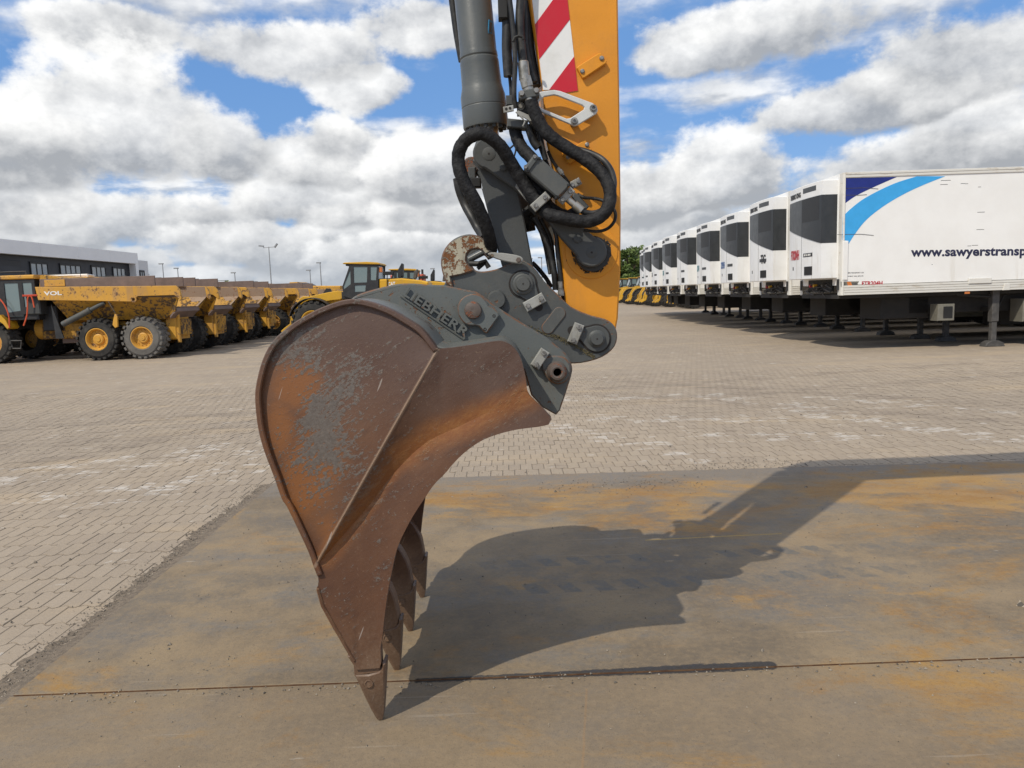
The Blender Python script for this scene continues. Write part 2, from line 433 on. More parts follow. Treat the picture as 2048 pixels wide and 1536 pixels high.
    # oil that has seeped out of the joint
    oil = n.ss(n.seg(x, y+(fi-.5)*.035, (-.45, 3.062), (1.08, 3.092)), n.ss(x, -.4, 1.0, .018, .038), n.ss(x, -.4, 1.0, .008, .026))
    c = n.mix(oil*.92, c, (.022, .018, .015))
    h = fi*.5+n.noise(p, 90, 3)*.35+md*.6
    return dict(c=c, r=n.ss(fi, .3, .7, .62, .82)-oil*.25, n=n.bump(h, .0035), s=.35, m=0.0)
SCUFF = [((-6.2, 6.6), (-2.4, 8.4), .5), ((-5.0, 6.1), (-2.6, 7.1), .4), ((-5.6, 7.4), (-3.0, 8.9), .35), ((-3.4, 6.4), (-2.3, 8.0), .4),
         ((.6, 11.6), (3.2, 11.4), .5), ((3.2, 11.4), (4.6, 8.2), .55), ((4.6, 8.2), (5.6, 6.9), .5), ((1.2, 9.6), (4.0, 9.2), .5), ((.5, 9.2), (1.8, 7.3), .45), ((2.2, 8.4), (3.6, 8.0), .5), ((4.6, 11.0), (6.6, 8.6), .4)]
mat('paving', m_paving)
mat('plate', m_plate)
mat('plate_edge', lambda n: dict(c=n.mix(n.ss(n.noise(n.wpos(), 14), .4, .6), (.10, .045, .02), (.16, .085, .04)), r=.8))
flat('grit', (.185, .145, .105), .95, var=.3, sc=40, bump=.004)
mat('pebble', lambda n: dict(c=n.mix(n.white(n.vm('FLOOR', n.vm('MULTIPLY', n.wpos(), (70, 70, 1)))), (.07, .06, .05), (.34, .29, .23)), r=.9))

def m_bucket(n):
    p = n.obj(); x, y, z = n.xyz(p)
    def P(u, v): w = PL(u, v, 2.74); return (w.x, w.z)
    dia = n.comb(x*.82+z*.57, y, z*.82-x*.57)           # grain leaning the way the earth has rubbed
    lo = n.noise(p, 2.6, 5, .6); md = n.noise(dia, 9, 6, .7, st=(.45, 1, 1.1)); ch = n.noise(dia, 46, 6, .72, st=(.55, 1, 1.5)); fi = n.noise(p, 85, 4, .75); sp = n.noise(p, 260, 2, .7)
    c = n.mix(n.ss(lo, .35, .65), (.080, .043, .030), (.108, .066, .050))
    warm = n.ss(z+x*.35+(lo-.5)*.5, 1.32, .95); c = n.mix(warm*.85, c, n.mix(n.ss(lo, .35, .65), (.098, .040, .018), (.132, .058, .025)))
    c = n.mix(n.ss(md, .48, .68)*.7, c, (.068, .031, .018))
    # steel rubbed bare on the cheek
    def gauss(u, v, su, sv, rot=0.):
        a, b = P(u, v); s_ = 2.74/F; cx, cz = x-a, z-b
        if rot: cx, cz = cx*math.cos(rot)+cz*math.sin(rot), cz*math.cos(rot)-cx*math.sin(rot)
        ux, uz = cx/(su*s_), cz/(sv*s_)
        return ((ux*ux+uz*uz)*-1).m('EXPONENT')
    g = gauss(655, 870, 62, 150, -.25).mx(gauss(600, 700, 75, 60)*.85).mx(gauss(720, 1010, 40, 110, -.5)*.8).mx(gauss(690, 740, 70, 60)*.7)
    bare = n.ss(g*.34+(ch-.5)*1.35+(md-.5)*.9+(fi-.5)*.8+.5, .66, .80)
    front = n.ss(y, 2.95, 2.85)
    c = n.mix(bare*front*.95, c, n.mix(n.ss(fi, .35, .7), (.12, .102, .088), (.158, .138, .12)))
    # orange rust runs
    rs = gauss(590, 770, 70, 60, .1).mx(gauss(620, 950, 70, 130, -.35)).mx(gauss(560, 850, 40, 90)*.8).mx(gauss(660, 1060, 50, 60)*.7)*(bare*-1+1)
    c = n.mix(n.ss(rs+(md-.5)*1.2, .25, .85)*.85*front, c, (.215, .080, .020))
    l1 = n.seg(x, z, P(1058, 788), P(985, 824)).mn(n.seg(x, z, P(985, 824), P(870, 872))).mn(n.seg(x, z, P(870, 872), P(800, 915)))
    l2 = n.seg(x, z, P(800, 915), P(740, 1000)).mn(n.seg(x, z, P(740, 1000), P(650, 1120)))
    run = n.ss(l1+(md-.5)*.05, .085, .006).mx(n.ss(l2+(md-.5)*.05, .055, .004)*.9)
    c = n.mix(run*.88*front, c, n.mix(n.ss(ch, .35, .65), (.20, .066, .014), (.26, .105, .026)))
    rim = n.ss(n.seg(x, z, P(876, 698), P(632, 1130)), .009, .003)
    c = n.mix(rim*.7*front, c, (.27, .185, .125))  # ridge highlight painted as a paler line along the fold
    # dried earth towards the tip and a dust veil
    mud = n.ss(z+(md-.5)*.5, .50, .10)
    c = n.mix(mud*.6, c, n.mix(n.ss(fi, .3, .7), (.125, .080, .051), (.20, .142, .094)))
    c = n.mix(n.ss(fi, .62, .72)*.65, c, (.27, .185, .125))
    c = n.mix(n.ss(sp, .62, .70)*.5, c, (.05, .026, .02))
    sc = n.noise(n.comb(x*.35+z*.9, y, z*.35-x*.9), 16, 2, .5, st=(.25, 1, 3)); c = n.mix(n.ss(sc, .735, .76)*.6, c, (.38, .33, .29))
    # grey paint left on the upper back
    pt = n.ss((x*.62+z*.78)+(md-.5)*.16, P(735, 640)[0]*.62+P(735, 640)[1]*.78, P(790, 640)[0]*.62+P(790, 640)[1]*.78)*n.ss(y+(md-.5)*.06, 2.765, 2.80)
    c = n.mix(pt*n.ss(md, .70, .52), c, n.mix(n.ss(fi, .4, .7), (.125, .135, .132), (.19, .19, .175)))
    # mouth side of the hidden inside stays brown
    h = ch*.5+fi*.35+bare*.25+md*.6
    return dict(c=c, r=n.ss(fi, .3, .7, .44, .66)-bare*.10, n=n.bump(h, .0017), s=.5, m=bare*.3)
mat('bucket_rust', m_bucket)
RV = .35
def paintm(base, chip=(.115, .055, .03), amt=.62, dirt=(.19, .16, .125), rough=.42, dirtamt=.5, sc=1.0):
    def fn(n):
        p = n.obj(); x, y, z = n.xyz(p); rd = n.rand(); p = n.vm('ADD', p, n.comb(rd*37., rd*11., rd*23.))
        a = n.noise(p, 7*sc, 6, .7); b = n.noise(p, 32*sc, 5, .72); f = n.noise(p, 120*sc, 3, .7); lo = n.noise(p, 2.2*sc, 4, .6)
        c = n.mix(n.ss(lo, .3, .7), tuple(q*.88 for q in base), tuple(min(1, q*1.08) for q in base)); c = n.mix(n.ss(rd, .3, 1.)*RV*.5, c, dirt)
        c = n.mix(n.ss(a, .48, .72)*dirtamt, c, dirt)
        stk = n.noise(p, 6*sc, 5, .65, st=(2.2, 2.2, .35)); c = n.mix(n.ss(stk, .52, .72)*dirtamt*.8, c, dirt)
        ch = n.ss(b*.55+a*.45, amt, amt+.035)
        c = n.mix(ch, c, n.mix(n.ss(f, .35, .65), chip, tuple(q*1.9 for q in chip)))
        c = n.mix(n.ss(f, .66, .74)*.35, c, tuple(q*.4 for q in base))
        return dict(c=c, r=n.ss(a, .3, .7, rough, rough+.22)+ch*.25, n=n.bump(f*.25-ch*.5+b*.2, .0025), s=.4)
    return fn
mat('grey_paint', paintm((.072, .077, .076), amt=.59, dirt=(.13, .125, .11), dirtamt=.35, rough=.5))
mat('ear_paint', paintm((.108, .119, .116), amt=.57, dirt=(.15, .135, .11), dirtamt=.45, rough=.48))
mat('hook_paint', paintm((.38, .345, .26), chip=(.115, .048, .02), amt=.50, dirt=(.105, .118, .115), dirtamt=.9, rough=.55, sc=1.9))
def m_edge(n):
    p = n.obj(); a = n.noise(p, 16, 5, .7); f = n.noise(p, 90, 3, .7)
    c = n.mix(n.ss(a, .40, .58), (.085, .092, .09), (.145, .068, .035)); c = n.mix(n.ss(f, .55, .72)*.7, c, (.26, .20, .14))
    return dict(c=c, r=.65)
mat('ear_edge', m_edge)
mat('link_paint', paintm((.060, .064, .064), amt=.70, dirt=(.085, .083, .076), dirtamt=.4, rough=.5))
mat('cyl_paint', paintm((.092, .101, .102), amt=.74, dirt=(.115, .118, .112), dirtamt=.3, rough=.28))
mat('rusty_pin', paintm((.105, .083, .072), chip=(.14, .05, .025), amt=.52, dirt=(.16, .12, .09), rough=.45))
mat('arm_yellow', paintm((.69, .275, .016), chip=(.10, .06, .02), amt=.70, dirt=(.52, .22, .035), dirtamt=.45, rough=.35))
mat('zinc', paintm((.30, .30, .28), chip=(.12, .085, .055), amt=.565, dirt=(.15, .135, .105), dirtamt=.8, rough=.38))
mat('steel_fit', lambda n: dict(c=n.mix(n.ss(n.noise(n.obj(), 30), .4, .6), (.26, .245, .21), (.42, .40, .36)), m=.7, r=.38))
mat('bolt', lambda n: dict(c=n.mix(n.ss(n.noise(n.obj(), 60), .4, .6), (.15, .145, .135), (.30, .29, .27)), m=.5, r=.45))
flat('black', (.012, .012, .012), .7, var=.3)
flat('hole_dark', (.02, .016, .014), .8, var=.3)
def m_sleeve(n):
    p = n.obj(); w = n.noise(p, 42, 4, .65); f = n.noise(p, 420, 2)
    w2 = n.noise(p, 16, 3, .6)
    return dict(c=n.mix(n.ss(w, .4, .7), (.008, .008, .009), (.022, .022, .023)), r=.68, n=n.bump(w*.35+w2*1.4+f*.06, .011), s=.3)
mat('sleeve', m_sleeve)
mat('hose', lambda n: dict(c=n.mix(n.ss(n.noise(n.obj(), 25), .4, .7), (.016, .016, .016), (.045, .043, .039)), r=.48, s=.4))
mat('red_film', lambda n: dict(c=n.mix(n.ss(n.noise(n.obj(), 14, 5, .7), .45, .75)*.3, (.52, .012, .022), (.45, .05, .05)), r=.32))
mat('white_film', lambda n: dict(c=n.mix(n.ss(n.noise(n.obj(), 10, 6, .7), .45, .75)*.5, (.74, .74, .72), (.58, .57, .53)), r=.35))
flat('blue_film', (.03, .22, .42), .4)
flat('moss', (.15, .125, .065), .95, var=.4, sc=60)
flat('grease', (.018, .015, .011), .45, var=.3, bump=.003)
# vehicles and buildings
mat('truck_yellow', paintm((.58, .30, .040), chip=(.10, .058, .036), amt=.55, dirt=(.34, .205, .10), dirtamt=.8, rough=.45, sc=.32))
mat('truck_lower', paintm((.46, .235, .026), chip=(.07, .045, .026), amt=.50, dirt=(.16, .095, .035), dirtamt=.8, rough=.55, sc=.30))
mat('loader_yellow', paintm((.60, .33, .022), chip=(.12, .07, .03), amt=.68, dirt=(.42, .25, .06), dirtamt=.5, rough=.38, sc=.3))
mat('machine_red', paintm((.45, .05, .02), amt=.7, sc=.3))
mat('body_inside', paintm((.27, .185, .125), chip=(.16, .08, .04), amt=.54, dirt=(.31, .23, .165), rough=.6, sc=.4))
flat('board_brown', (.165, .115, .095), .7, var=.2, sc=3)
def m_tyre(n):
    p = n.obj(); a = n.noise(p, 3, 5, .65)
    return dict(c=n.mix(n.ss(a, .35, .7), (.026, .025, .024), (.062, .057, .05)), r=.85, n=n.bump(n.noise(p, 30, 3), .004), s=.3)
mat('tyre', m_tyre)
mat('tyre_dusty', lambda n: dict(c=n.mix(n.ss(n.noise(n.obj(), 3, 5, .65), .35, .7), (.115, .108, .098), (.165, .155, .14)), r=.9, s=.3))
flat('frame_black', (.022, .022, .023), .55, var=.3)
mat('glass', lambda n: dict(c=(.055, .072, .075), r=.06, s=.8))
mat('window_glass', lambda n: dict(c=(.24, .255, .255), r=.05, s=1.0))  # pale base colour stands in for the sky reflected in the panes
mat('cab_glass', lambda n: dict(c=(.16, .21, .21), r=.05, s=.8))
flat('hose_orange', (.60, .09, .03), .5)
def m_trailer(n):
    p = n.obj(); x, y, z = n.xyz(p); rd = n.rand(); p = n.vm('ADD', p, n.comb(rd*31., rd*17., 0.)); a = n.noise(p, 1.2, 5, .6); run = n.noise(p, 2.4, 4, .6, st=(1.6, 1.6, .12)); f = n.noise(p, 14, 4, .7)
    c = n.mix(n.ss(a, .3, .7), (.79, .775, .745), (.84, .83, .805))
    c = n.mix(n.ss(run, .56, .75)*n.ss(z, 2.7, 1.3)*.5, c, (.55, .50, .41))
    c = n.mix(n.ss(f, .70, .76)*.4, c, (.38, .33, .27))
    return dict(c=c, r=.42, s=.4)
mat('trailer_white', m_trailer)
def m_unit(n):
    rd = n.rand(); p = n.vm('ADD', n.obj(), n.comb(rd*31., rd*17., 0.)); x, y, z = n.xyz(n.obj())
    run = n.noise(p, 5, 5, .65, st=(1, 1.6, .10)); c = n.mix(n.ss(n.noise(p, 2, 5, .6), .4, .75)*.5, (.80, .80, .79), (.68, .67, .64))
    c = n.mix(n.ss(run, .52, .72)*n.ss(z, 3.2, 1.8)*(rd*.5+.25), c, (.42, .38, .31))
    return dict(c=c, r=.36)
mat('unit_white', m_unit)
def m_rail(n):
    p = n.obj(); f = n.noise(p, 5, 6, .7, st=(.5, 1, 1.5))
    return dict(c=n.mix(n.ss(f, .52, .72)*.7, (.66, .64, .59), (.40, .32, .22)), r=.5)
mat('rail_white', m_rail)
flat('unit_grille', (.030, .033, .036), .42, var=.15)
def m_mesh(n):
    p = n.obj(); q = n.vm('MULTIPLY', p, (1, 38, 38)); x, y, z = n.xyz(q)
    h = n.ss((y.fr()-.5).ab().mx((z.fr()-.5).ab()), .32, .42)
    return dict(c=n.mix(h, (.012, .012, .013), (.045, .048, .05)), r=.6)
mat('unit_mesh', m_mesh)
flat('unit_grey', (.055, .060, .064), .4, var=.1)
mat('zinc_plate', paintm((.52, .53, .52), chip=(.25, .22, .18), amt=.66, dirt=(.34, .33, .29), dirtamt=.5, rough=.35))
flat('navy', (.010, .022, .19), .4, var=.1)
flat('sky_blue_film', (.045, .36, .74), .4, var=.05)
flat('text_navy', (.016, .018, .055), .5)
flat('text_red', (.42, .025, .04), .5)
flat('text_blue', (.05, .12, .30), .5)
flat('text_teal', (.10, .25, .28), .5)
flat('text_black', (.02, .02, .022), .5)
flat('text_white', (.75, .74, .71), .5)
flat('reflector', (.55, .17, .04), .3)
flat('chassis', (.022, .020, .018), .75, var=.35)
flat('leg_grey', (.080, .075, .070), .65, var=.35)
flat('box_cream', (.17, .16, .13), .6, var=.15)
flat('clad_grey', (.80, .795, .79), .5, var=.04, sc=.4)
flat('clad_dark', (.022, .023, .028), .5, var=.12, sc=.6)
flat('clad_white', (.60, .60, .60), .5, var=.05, sc=.5)
flat('galv', (.26, .27, .28), .5, var=.1)
def m_leaf(n):
    r = n.white(n.vm('FLOOR', n.vm('MULTIPLY', n.wpos(), (1.1, 1.1, 1.1)))); q = n.noise(n.wpos(), .5, 3)
    c = n.mix(r, (.058, .098, .020), (.125, .165, .042)); c = n.mix(n.ss(q, .4, .65)*.5, c, (.085, .115, .030))
    return dict(c=c, r=.6, s=.3)
mat('leaf', m_leaf)
flat('bark', (.09, .065, .045), .9, var=.3)
# ------------------------------------------------------------------ the yard
PZ = -.020                                          # top of the paving; the steel plates lie on it
def prj(p):
    d = Vector(p)-Vector((0, 0, H)); z = d.dot(fwd)
    return (1024+F*d.dot(right)/z, 768-F*d.dot(up)/z, z) if z > .05 else (9e9, 9e9, -1)
b = MB(); b.quad((-900, -60, PZ-.003), (900, -60, PZ-.003), (900, 1500, PZ-.003), (-900, 1500, PZ-.003))
yard = b.build('paved_yard', 'paving', kind='structure')
PLX, SE0, SE1, FA0, FA1 = -2.19, 3.05, 3.125, 6.70, 6.57
def seam_y(x): return SE0+(x-PLX)*(SE1-SE0)/7.7
def far_y(x): return FA0+(x-PLX)*(FA1-FA0)/7.7
def block_outline(i, row):
    par = row % 2; x0 = (i-.5*par)*PX; pts = []
    g = lambda x, y: (x, y+math.sin(2*math.pi*x/PX)*PA)
    for k in range(7): pts.append(g(x0+PX*k/6, row*PY))
    for k in range(6, -1, -1): pts.append(g(x0+PX*k/6, (row+1)*PY))
    return x0+PX/2, (row+.5)*PY, pts
cand = []
for row in range(int(2.1/PY), int(15/PY)):
    y = (row+.5)*PY; hw = .70*y+1.0
    for i in range(int(-hw/PX), int(hw/PX)+2):
        cx = (i-.5*(row % 2)+.5)*PX
        if cx > PLX-PX*.5-.005 and y < far_y(cx)+PY*.5+.01:
            if cx > PLX+.06 or y > far_y(cx): 
                if not (y > far_y(cx)-.02): continue
            elif cx > PLX+.02: continue
        u, v, z = prj((cx, y, PZ)); inn = -15 < u < 2063 and v < 1550
        hid = 515 < u < 1110 and v < 1000
        cand.append((0 if inn and not hid else 1, y, i, row, cx))
cand.sort()
bl_mesh = {}
rng = random.Random(3)
def block_geo(pts, z, bot=True):
    o = inset(pts, .0008); t = inset(o, .0024)
    v = [(x, y, z) for x, y in t]+[(x, y, z-.0015) for x, y in o]; n_ = len(pts); f = [tuple(range(n_))]+[(i+n_, (i+1) % n_+n_, (i+1) % n_, i) for i in range(n_)]
    if bot:
        v += [(x, y, z-.0075) for x, y in o]; f += [(i+2*n_, (i+1) % n_+2*n_, (i+1) % n_+n_, i+n_) for i in range(n_)]
    return v, f
for _, y, i, row, cx in cand[:300]:
    par = row % 2
    if par not in bl_mesh:
        x_, y_, pts = block_outline(0, par)
        ox, oy = x_, y_
        v, f = block_geo([(a-ox, c-oy) for a, c in pts], 0)
        me = bpy.data.meshes.new('paving_block'); me.from_pydata(v, [], f); me.materials.append(MATS['paving']); bl_mesh[par] = me
    o = link('paving_block', bl_mesh[par], yard); o.location = (cx, y, PZ+rng.uniform(-.0018, .0018))
    o.rotation_euler = (rng.uniform(-.008, .008), rng.uniform(-.014, .014), 0)
vv, ff = [], []
for _, y, i, row, cx in cand[300:]:
    x_, y_, pts = block_outline(i, row); v, f = block_geo(pts, PZ+rng.uniform(-.0018, .0018), y < 8)
    k = len(vv); tx, ty = rng.uniform(-.014, .014), rng.uniform(-.008, .008)
    vv += [(a, c, e+(a-x_)*tx+(c-y_)*ty) for a, c, e in v]; ff += [tuple(q+k for q in t) for t in f]
me = bpy.data.meshes.new('paving_block_field'); me.from_pydata(vv, [], ff); me.materials.append(MATS['paving'])
link('paving_block_field', me, yard, kind='stuff')

# steel road plates
def plate(pts, top, name, label):
    b = MB(); b.cur = 0
    b.prism(pts, top, PZ+.001, .0025, axis='z')
    o = b.build(name, ['plate', 'plate_edge'], ang=20)
    for p in o.data.polygons:
        if abs(p.normal.z) < .5: p.material_index = 1
    return tag(o, label, 'steel plate', 'steel plates laid on the paving')
nx = [PLX+(7.9)*i/10 for i in range(11)]
plate([(x, seam_y(x)+.0025) for x in nx]+[(x, far_y(x)) for x in reversed(nx)], .0055, 'steel_plate', 'rust streaked steel ground plate lying beyond the joint, with the bucket shadow on it')
plate([(PLX-.012, .6), (5.72, .6)]+[(x-.012, seam_y(x)-.0025) for x in reversed(nx)], 0.0, 'steel_plate', 'nearest steel ground plate on this side of the oily joint, under the front tooth')

# grit swept against the plates
rg = random.Random(11)
def ridge(path, w, sgn, seed):
    r = random.Random(seed); v, f = [], []; K = 7
    wob = 0
    for a, (x, y, nxx, nyy) in enumerate(path):
        wob = .85*wob+r.uniform(-.02, .02)
        for k in range(K):
            t = k/(K-1); ww = max(.05, w+wob*1.6)
            zz = -.003+(PZ-.006+.003)*(t**.8)+r.uniform(-.0025, .0025)*(k > 0)
            v.append((x+nxx*(t*ww-.004)+r.uniform(-.006, .006)*(k > 0), y+nyy*(t*ww-.004)+r.uniform(-.006, .006), zz))
        if a:
            for k in range(K-1): q = (a-1)*K+k; f.append((q, q+1, q+K+1, q+K))
    return v, f
v1, f1_ = ridge([(PLX, 2.0+i*.04, -1, 0) for i in range(119)], .20, -1, 5)
v2, f2_ = ridge([(PLX+i*.06, far_y(PLX+i*.06), 0, 1) for i in range(130)], .10, 1, 6)
k = len(v1); me = bpy.data.meshes.new('loose_grit'); me.from_pydata(v1+v2, [], f1_+[tuple(q+k for q in t) for t in f2_]); me.materials.append(MATS['grit'])
link('loose_grit', me, None, 'stuff')
vv, ff = [], []
def stone(x, y, z, s):
    k = len(vv); a = rg.uniform(0, 6.28)
    for px_, py_, pz_ in ((1, 0, 0), (-.5, .8, 0), (-.6, -.7, 0), (.1, .05, .75), (0, 0, -.5)):
        q = s*rg.uniform(.7, 1.25); vv.append((x+(px_*math.cos(a)-py_*math.sin(a))*q, y+(px_*math.sin(a)+py_*math.cos(a))*q, z+pz_*q))
    for t in ((0, 1, 3), (1, 2, 3), (2, 0, 3), (1, 0, 4), (2, 1, 4), (0, 2, 4)): ff.append(tuple(k+i for i in t))
for _ in range(3800):
    y = 2.2+rg.random()**1.2*4.5; stone(PLX-abs(rg.gauss(0, .10)), y, PZ+.006, rg.uniform(.002, .0075))
for _ in range(700):
    x = rg.uniform(-1.5, 5); stone(x, far_y(x)+rg.gauss(.08, .09), PZ+.006, rg.uniform(.002, .005))
for _ in range(260):
    stone(.9+rg.gauss(1.1, .45), far_y(1.5)+rg.gauss(.15, .14), -.004, rg.uniform(.004, .012))
for _ in range(220):
    stone(rg.uniform(.2, 1.6), far_y(.8)-.45+rg.gauss(0, .12), .009, rg.uniform(.003, .009))
for _ in range(950):
    x, y = rg.uniform(-2.1, 4.5), rg.uniform(2.3, 6.5); stone(x, y, (.008 if y > seam_y(x) else .001), rg.uniform(.002, .0065))
for _ in range(260):
    x = rg.uniform(-2.1, 3); stone(x, seam_y(x)-abs(rg.gauss(0, .05)), .002, rg.uniform(.003, .009))
for _ in range(900):
    y = rg.uniform(3, 12); x = rg.uniform(-.72*y, .72*y)
    if x < PLX-.05 or y > 6.8: stone(x, y, PZ+.003, rg.uniform(.004, .013))
for u, v_, s in ((340, 1292, .016), (338, 1301, .009), (310, 1322, .008), (1110, 985, .020), (1205, 975, .022), (1612, 976, .018), (1922, 938, .022), (966, 1155, .012), (1436, 1246, .014), (575, 1167, .016), (590, 1163, .010), (690, 1195, .008), (160, 968, .018), (435, 956, .022), (70, 1120, .016), (1525, 1305, .014), (1835, 1056, .010), (2040, 1213, .03), (700, 1085, .008), (1340, 890, .028), (905, 995, .012)):
    g = G(u, v_); stone(g.x, g.y, .006 if g.x > PLX and g.y < 6.6 else PZ+.004, s)
me = bpy.data.meshes.new('scattered_stones'); me.from_pydata(vv, [], ff); me.materials.append(MATS['pebble'])
link('scattered_stones', me, None, 'stuff')

# ------------------------------------------------------------------ office and workshop building on the left
BX = -45.0
def PB(u, v, X=BX):
    r = ray(u, v); t = X/r.x; return (r.y*t, H+r.z*t)
def k1(x, y): return (x/5.484, 460+y/5.484)
bt = thing('workshop_building', 'long dark clad building with a pale grey fascia behind the dump trucks', 'building', (BX, 75, 0), world=True)
y0 = 48.0; y1 = PB(*k1(1507, 250))[0]; ztop = PB(*k1(800, 180))[1]; zf = PB(*k1(800, 315))[1]; y2 = PB(*k1(1622, 340))[0]; zlow = PB(*k1(1560, 335))[1]
npan = 7
for i in range(npan):
    a, c = y0+(y1-y0)*i/npan, y0+(y1-y0)*(i+1)/npan
    MB().box((BX-.3, (a+c)/2, (ztop+zf)/2), (.6, c-a-.02, ztop-zf), .01).build('fascia_panel', 'clad_grey', bt)
MB().box((BX-10, (y0+y1)/2+.2, ztop/2-.2), (18.4, y1-y0-.8, ztop-.4)).build('wall', 'clad_dark', bt)
MB().box((BX-10, (y0+y1)/2, ztop-.06), (18.6, y1-y0-.4, .12)).build('roof', 'clad_grey', bt)
MB().box((BX-.5, y1-.35, zf/2), (.98, .7, zf-.004), .01).build('pillar', 'clad_grey', bt)
MB().box((BX-6, (y1+y2)/2+.01, zlow/2), (11.9, y2-y1-.02, zlow), .01).build('wing_wall', 'clad_white', bt)
XW = BX-.8
def window(xa, ya, xb, yb, npn, X=XW, wing=False):
    a, za = PB(*k1(xa, ya), X); c, zb = PB(*k1(xb, yb), X); zb = max(zb-1.2, .4) if not wing else zb-.6
    fw = .12; mb = MB()
    mb.prism([(a, zb), (c, zb), (c, za), (a, za)], X+.10, X-.02, .01, holes=[[(a+fw, zb+fw), (c-fw, zb+fw), (c-fw, za-fw*1.6), (a+fw, za-fw*1.6)]], axis='x')
    w = mb.build('window', 'frame_black', bt)
    wd = (c-a-2*fw)/npn
    for i in range(npn):
        p0 = a+fw+wd*i
        MB().box((X+.03, p0+wd/2, (za+zb)/2-.03), (.02, wd-.10, za-zb-2.6*fw)).build('pane', 'window_glass', w)
        if i: MB().box((X+.055, p0, (za+zb)/2-.03), (.07, .098, za-zb-2.6*fw-.004)).build('mullion', 'frame_black', w)
window(318, 345, 532, 505, 3); window(645, 365, 892, 500, 4); window(992, 385, 1165, 545, 3); window(1228, 402, 1382, 545, 3)
window(1528, 440, 1586, 540, 2, BX, True)
a, za = PB(*k1(-300, 305), XW); c, _ = PB(*k1(218, 330), XW)
d_ = MB().prism([(a, .0), (c, .0), (c, za), (a, za)], XW+.06, XW-.02, .01, axis='x').build('roller_door', 'frame_black', bt)
for i in range(9):
    MB().box((XW+.075, (a+c)/2, .3+i*(za-.5)/9), (.03, c-a-.5, (za-.5)/9-.05)).build('door_slat', 'clad_dark', d_)

# ------------------------------------------------------------------ lamp posts, far trees
def lamp_post(u, vt, Y, label, heads=2, gap=1.0):
    g = PL(u, 700, Y); zt = PL(u, vt, Y).z; s = Y/120
    t = thing('lamp_post', label, 'lamp post', (g.x, Y, 0), 'tall lamp posts round the yard')
    MB().cyl((0, 0, PZ-.01), (0, 0, zt), .16*s*.8, .08*s*.8, 8).build('pole', 'galv', t)
    if heads == 2:
        MB().cyl((-.9*s, 0, zt-.15), (.9*s, 0, zt-.05), .05*s, n=6).build('crossarm', 'galv', t)
        for sg, tl in ((-1, -.25), (1, .9)):
            MB().box((sg*1.15*s, 0, zt+.15*s), (.75*s, .45*s, .22*s), .03, Matrix.Rotation(-tl*sg if sg > 0 else tl*-.6, 3, 'Y')).build('lamp_head', 'galv', t)
    else:
        MB().box((-.22*s, 0, zt), (.7*s, .3*s, .18*s), .02).build('lamp_head', 'galv', t)
    return t
for a in ((552, 493, 130, 'double headed lamp post, tallest, above the dump truck bodies'), (651, 525, 150, 'lamp post just left of the wheel loader cab', 1), (630, 540, 170, 'slim lamp post second to the left of the loader cab', 1),
          (369, 536, 160, 'lamp post with a small head over the second dump truck body', 1), (340, 527, 180, 'tall thin lamp post between the building and the other posts', 1),
          (310, 549, 240, 'faint far lamp post at the end of the building wing', 1), (481, 545, 230, 'thin lamp post right of the little tree', 1), 
          (814, 536, 200, 'lamp post above the loader bonnet behind the exhaust', 1), (875, 537, 210, 'lamp post left of the rusty lifting eye', 1), (1069, 517, 170, 'lamp post seen between the grey link and the hoses', 1), (1088, 515, 200, 'lamp post beside the dangling hoses', 1)):
    lamp_post(*a)
def tree(u0, u1, vt, Y, label, seed, nleaf=2600, name='tree', leaf=.42):
    r = random.Random(seed); x0, x1 = PL(u0, 600, Y).x, PL(u1, 600, Y).x; top = PL((u0+u1)/2, vt, Y).z; cx, w = (x0+x1)/2, (x1-x0)/2
    t = thing(name, label, 'tree', (cx, Y, 0), 'trees beyond the yard')
    b = MB(); b.tube([(0, 0, -.05), (.1, 0, top*.25), (-.05, .1, top*.5), (0, 0, top*.85)], lambda i, p: .28-.06*i, 8)
    for k in range(7):
        a = r.uniform(0, 6.28); z = top*r.uniform(.25, .6); b.tube([(0, 0, z), (math.cos(a)*w*.4, math.sin(a)*w*.4, z+top*.14), (math.cos(a)*w*.75, math.sin(a)*w*.75, z+top*.25)], lambda i, p: .11-.03*i, 5)
    b.build('trunk', 'bark', t)
    cl = []
    for k in range(46):
        a = r.uniform(0, 6.28); q = r.random()**.6; z = top*(.14+.74*r.random()); rr = w*math.sqrt(max(.12, 1-((z/top-.5)/.56)**2))
        cl.append((math.cos(a)*q*rr, math.sin(a)*q*rr, z, w*r.uniform(.22, .40)))
    v, f = [], []
    for k in range(nleaf):
        c = r.choice(cl); d = Vector((r.gauss(0, 1), r.gauss(0, 1), r.gauss(0, 1))).normalized()*c[3]*r.random()**.35
        p = Vector(c[:3])+d; p.z = min(p.z, top)
        e1 = Vector((r.gauss(0, 1), r.gauss(0, 1), r.gauss(0, 1))).normalized(); e2 = e1.orthogonal().normalized(); s = leaf*r.uniform(.5, 1.2); q = len(v)
        v += [tuple(p+e1*s), tuple(p+e2*s*.55), tuple(p-e1*s), tuple(p-e2*s*.55)]; f.append((q, q+1, q+2, q+3))
    me = bpy.data.meshes.new('crown'); me.from_pydata(v, [], f); me.materials.append(MATS['leaf']); link('crown', me, t)
for i, (a, c, v, Y, l) in enumerate(((1228, 1285, 491, 120, 'green leafy tree next to the yellow stick, beyond the parked machines'), (1255, 1312, 487, 126, 'green tree touching the dark refrigerated trailer in the far row'), (1296, 1352, 493, 132, 'tree hidden mostly behind the farthest white trailers'),
                                (1238, 1308, 489, 140, 'broad green tree crown filling the gap between the stick and the far trailers'), (1190, 1248, 500, 128, 'tree partly hidden behind the yellow stick'))):
    tree(a, c, v, Y, l, 40+i, 5200, leaf=.36)
